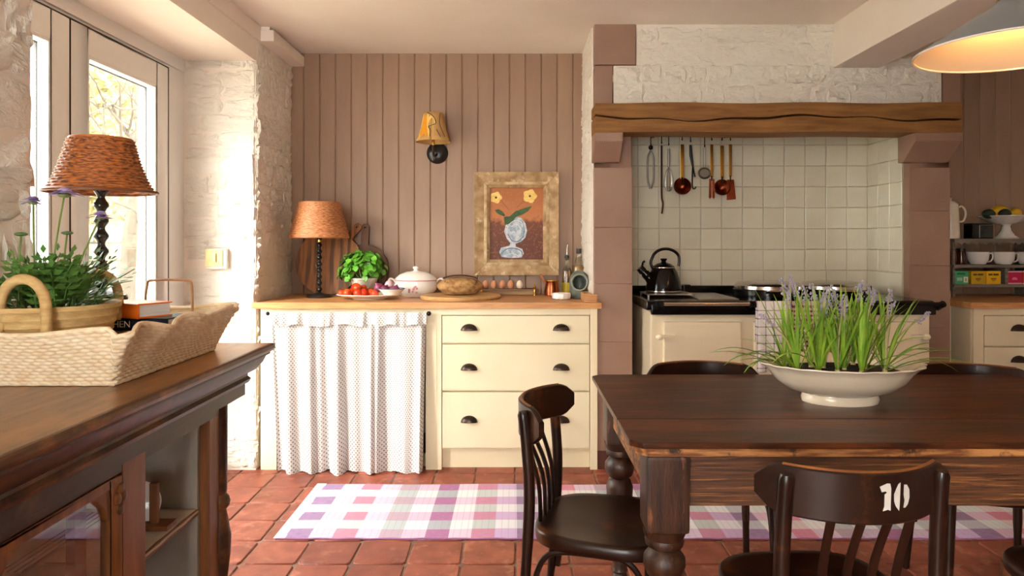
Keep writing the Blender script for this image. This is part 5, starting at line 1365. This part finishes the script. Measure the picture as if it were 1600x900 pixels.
# ------------------------------------------------------------------ pendant lamp
px_, py_, pz_ = 1.50, 2.10, 1.82
pn = thing('pendant_lamp', 'large blue grey enamel pendant lamp with glowing warm inside', 'pendant lamp', (px_, py_, pz_))
pn.rotation_euler = (0, 0, 0)
part('shade', MB().lathe([(.272, 0), (.27, .006), (.20, .052), (.13, .096), (.075, .128), (.055, .142), (.05, .150), (.001, .152)], 64, caps=False), M_zinc, pn, smooth=True)
part('shade_lining', MB().lathe([(.001, .145), (.05, .141), (.072, .124), (.127, .092), (.197, .048), (.268, .003)], 64, caps=False), M_shadein, pn, smooth=True)
part('rim', MB().tube([(.271*math.cos(2*PI*q/64), .271*math.sin(2*PI*q/64), .001) for q in range(64)], .0035, 6, closed=True), M_china, pn, smooth=True)
part('gallery', MB().lathe([(.052, .150), (.05, .158), (.03, .165), (.028, .19), (.022, .2), (.001, .204)], 24), M_brass, pn, smooth=True)
part('cord', MB().cyl((0, 0, .2), (0, 0, CEIL-pz_), .0035, n=8), M_black, pn)
part('ceiling_rose', MB().lathe([(.001, CEIL-pz_-.03), (.03, CEIL-pz_-.028), (.05, CEIL-pz_-.004), (.05, CEIL-pz_)], 24), M_brass, pn, smooth=True)
part('bulb', MB().ball((0, 0, .112), .022, 16, 10, sz=1.2), M_bulb, pn, smooth=True)
pl = bpy.data.lights.new('pendant_light', 'POINT'); pl.energy = .9; pl.color = (1, .47, .13); pl.shadow_soft_size = .018
plo = bpy.data.objects.new('pendant_light', pl); COL.objects.link(plo); plo.location = (0, 0, .072); plo.parent = pn

# ------------------------------------------------------------------ grey shelf on the right worktop and what stands on it
SD = 4.30; s0 = F/SD
sh_ = thing('shelf_rack', 'weathered grey wooden shelf rack standing on the corner worktop', 'shelf', (0, SD, 0))
x0_, x1_ = PX(1479, SD), PX(1479, SD)+1.15
zsh = [PZ(373, SD), PZ(413, SD), PZ(443, SD)]
for i, z in enumerate(zsh):
    part('shelf_board', MB().box(x0_, x1_, -.075, .15, z-.018, z), M_weath, sh_, bevel=.002)
n = 30; pl_ = [(x0_, zsh[0]-.016)]
for i in range(n*4+1):
    q = i/(n*4); pl_.append((x0_+(x1_-x0_)*q, zsh[0]-.030-.008*math.cos(2*PI*n*q)))
pl_.append((x1_, zsh[0]-.016)); part('scalloped_trim', MB().prism(pl_, 'y', -.082, -.074), M_weath, sh_)
for x in (x0_, x0_+.52, x1_-.015):
    part('upright', MB().box(x+.001, x+.016, -.06 if x == x0_ else .02, .148, .9205, zsh[0]-.018), M_weath, sh_)
part('divider', MB().box(PX(1560, SD), PX(1565, SD), -.06, .14, zsh[2], zsh[1]-.018), M_weath, sh_)
def on(px, z, y=0): return (PX(px, SD+y), SD+y, z+.0005)
k = SD/F
t = thing('enamel_jug', 'tall cream enamel jug standing on the top shelf', 'jug', on(1485, zsh[0]))
part('body', MB().lathe([(.001, 0), (.050, 0), (.052, .006), (.048, .1), (.043, .205), (.040, .212), (.025, .226), (.008, .232), (.007, .24), (.010, .248), (.001, .252)], 28), M_creamware, t, smooth=True)
part('handle', MB().tube(smoothpath([(.043, -.01, .19), (.062, -.01, .197), (.083, -.01, .175), (.086, -.01, .14), (.072, -.01, .108), (.048, -.01, .104)], 4), .006, 8), M_creamware, t, smooth=True)
t = thing('tea_caddy', 'small black square tin standing on the top shelf', 'tin', on(1531, zsh[0], .02))
part('tin', MB().box(-.075, .055, -.04, .04, 0, .084), M_enamel, t, bevel=.004); part('lid', MB().box(-.073, .053, -.038, .038, .084, .094), M_black, t, bevel=.003)
part('label', MB().box(-.026, .05, -.0412, -.04, .008, .076), mat('worn_tin_label', (50, 54, 50), .4, c2=(18, 18, 18), ns=30), t)
part('label_border', MB().box(-.030, -.027, -.0415, -.04, .004, .080).box(-.03, .05, -.0415, -.04, .080, .083), M_steel, t)
t = thing('cake_stand', 'white fluted china cake stand on the top shelf', 'cake stand', on(1572, zsh[0], .03))
part('stand', MB().lathe([(.001, 0), (.064, 0), (.066, .006), (.045, .02), (.028, .05), (.022, .078), (.03, .088), (.085, .1), (.12, .122), (.15, .136), (.15, .140), (.11, .13), (.001, .112)], 64, wob=lambda a, z: .025*math.sin(16*a) if (z > .095 or z < .03) else 0), M_china, t, smooth=True)
for px, dz, r, m, sx, rz, lab, cat in ((1545, .138, .030, M_avocado, 1.4, .2, 'dark green avocado at the cake stand rim nearest the black tin', 'avocado'), (1562, .155, .034, M_lemon, 1.45, -.3, 'large yellow lemon lying on the cake stand', 'lemon'), (1570, .14, .030, M_avocado, 1.3, .1, 'dark green avocado between the two lemons', 'avocado'), (1587, .142, .032, M_lemon, 1.15, .4, 'upright yellow lemon with stalk on the cake stand', 'lemon')):
    fr_ = thing(cat, lab, cat, on(px, zsh[0]+dz-.014, .0 if cat == 'avocado' else .03), rz, 'fruit on the cake stand')
    part('fruit', MB().tube([(-r*sx*1.12, 0, r*.9), (-r*sx, 0, r*.9), (-r*sx*.7, 0, r*.9), (-r*sx*.2, 0, r*.9), (r*sx*.3, 0, r*.9), (r*sx*.75, 0, r*.9), (r*sx, 0, r*.9), (r*sx*1.12, 0, r*.9)], [r*.12, r*.25, r*.72, r, r*.98, r*.62, r*.25, r*.14], 14), m, fr_, smooth=True)
for px, r in ((1488, .030), (1503, .024)):
    t = thing('jam_jar', 'dark brown preserve jar on the middle shelf', 'jar', on(px-1, zsh[1], -.02), 0, 'preserve jars on the middle shelf')
    part('jar', MB().lathe([(.001, 0), (r*.95, 0), (r, .005), (r, .072), (r*.85, .082), (.001, .084)], 20), M_jamjar, t, smooth=True)
    part('lid', MB().lathe([(.001, .082), (r*.92, .082), (r*.92, .096), (.001, .098)], 20), mat('dark_lid', (40, 26, 20), .4), t, smooth=True)
for px, nm in ((1528, 'white china cup beside the preserve jars'), (1568, 'white china cup in the middle of the cup row'), (1606, 'white china cup next to the end of the cup row')):
    t = thing('china_cup', nm, 'cup', on(px, zsh[1], -.01), 0, 'white cups on the middle shelf')
    part('bowl', MB().lathe([(.001, 0), (.038, 0), (.042, .004), (.056, .03), (.062, .075), (.059, .075), (.052, .03), (.001, .01)], 32), M_china, t, smooth=True)
    part('handle', MB().tube(smoothpath([(.058, -.01, .062), (.078, -.012, .066), (.082, -.012, .04), (.07, -.012, .02), (.05, -.01, .016)], 4), .0045, 8), M_china, t, smooth=True)
def teabox(px0, px1, c, c2, lab, bands):
    cx_ = (px0+px1)/2; w = (px1-px0)*k*.5*.985
    t = thing('tea_box', lab, 'box', on(cx_, zsh[2], -.01), 0, 'tea boxes on the lowest shelf')
    part('carton', MB().box(-w, w, -.05, .05, 0, .078), mat('carton_%d_%d' % (px0, c[0]), c, .5), t, bevel=.001)
    for x0, x1, z0, z1, cc_ in bands:
        part('print', MB().box(-w+2*w*x0, -w+2*w*x1, -.0508, -.05, .078*z0, .078*z1), mat('print_%d%d%d' % cc_, cc_, .5), t)
teabox(1484, 1505, (66, 170, 116), 0, 'green tea box with pale panel on the lowest shelf', ((.15, .75, .72, .86, (30, 110, 66)), (.15, .55, .25, .5, (170, 206, 170)), (.64, .96, .12, .56, (232, 232, 214)), (.76, .86, .22, .46, (70, 90, 70))))
yb_ = ((.14, .42, .66, .80, (84, 60, 8)), (.47, .86, .66, .80, (84, 60, 8)), (.32, .68, .34, .46, (140, 100, 8)), (.38, .62, .24, .3, (140, 100, 8)))
teabox(1509, 1531, (204, 162, 20), 0, 'mustard yellow tea box beside the green one', yb_)
teabox(1532.5, 1555, (238, 184, 20), 0, 'brighter yellow tea box beside the divider', yb_)
teabox(1566, 1588, (196, 14, 74), 0, 'magenta tea box between the divider and the red box', ((0, 1, .91, 1, (236, 190, 200)), (0, 1, 0, .09, (236, 190, 200)), (.28, .66, .32, .44, (240, 120, 160)), (.34, .58, .44, .52, (240, 120, 160))))
teabox(1588.5, 1611, (200, 36, 40), 0, 'red tea box next to the magenta one', ((0, 1, .91, 1, (240, 196, 190)), (0, 1, 0, .09, (240, 196, 190)), (.28, .66, .32, .44, (246, 140, 130))))
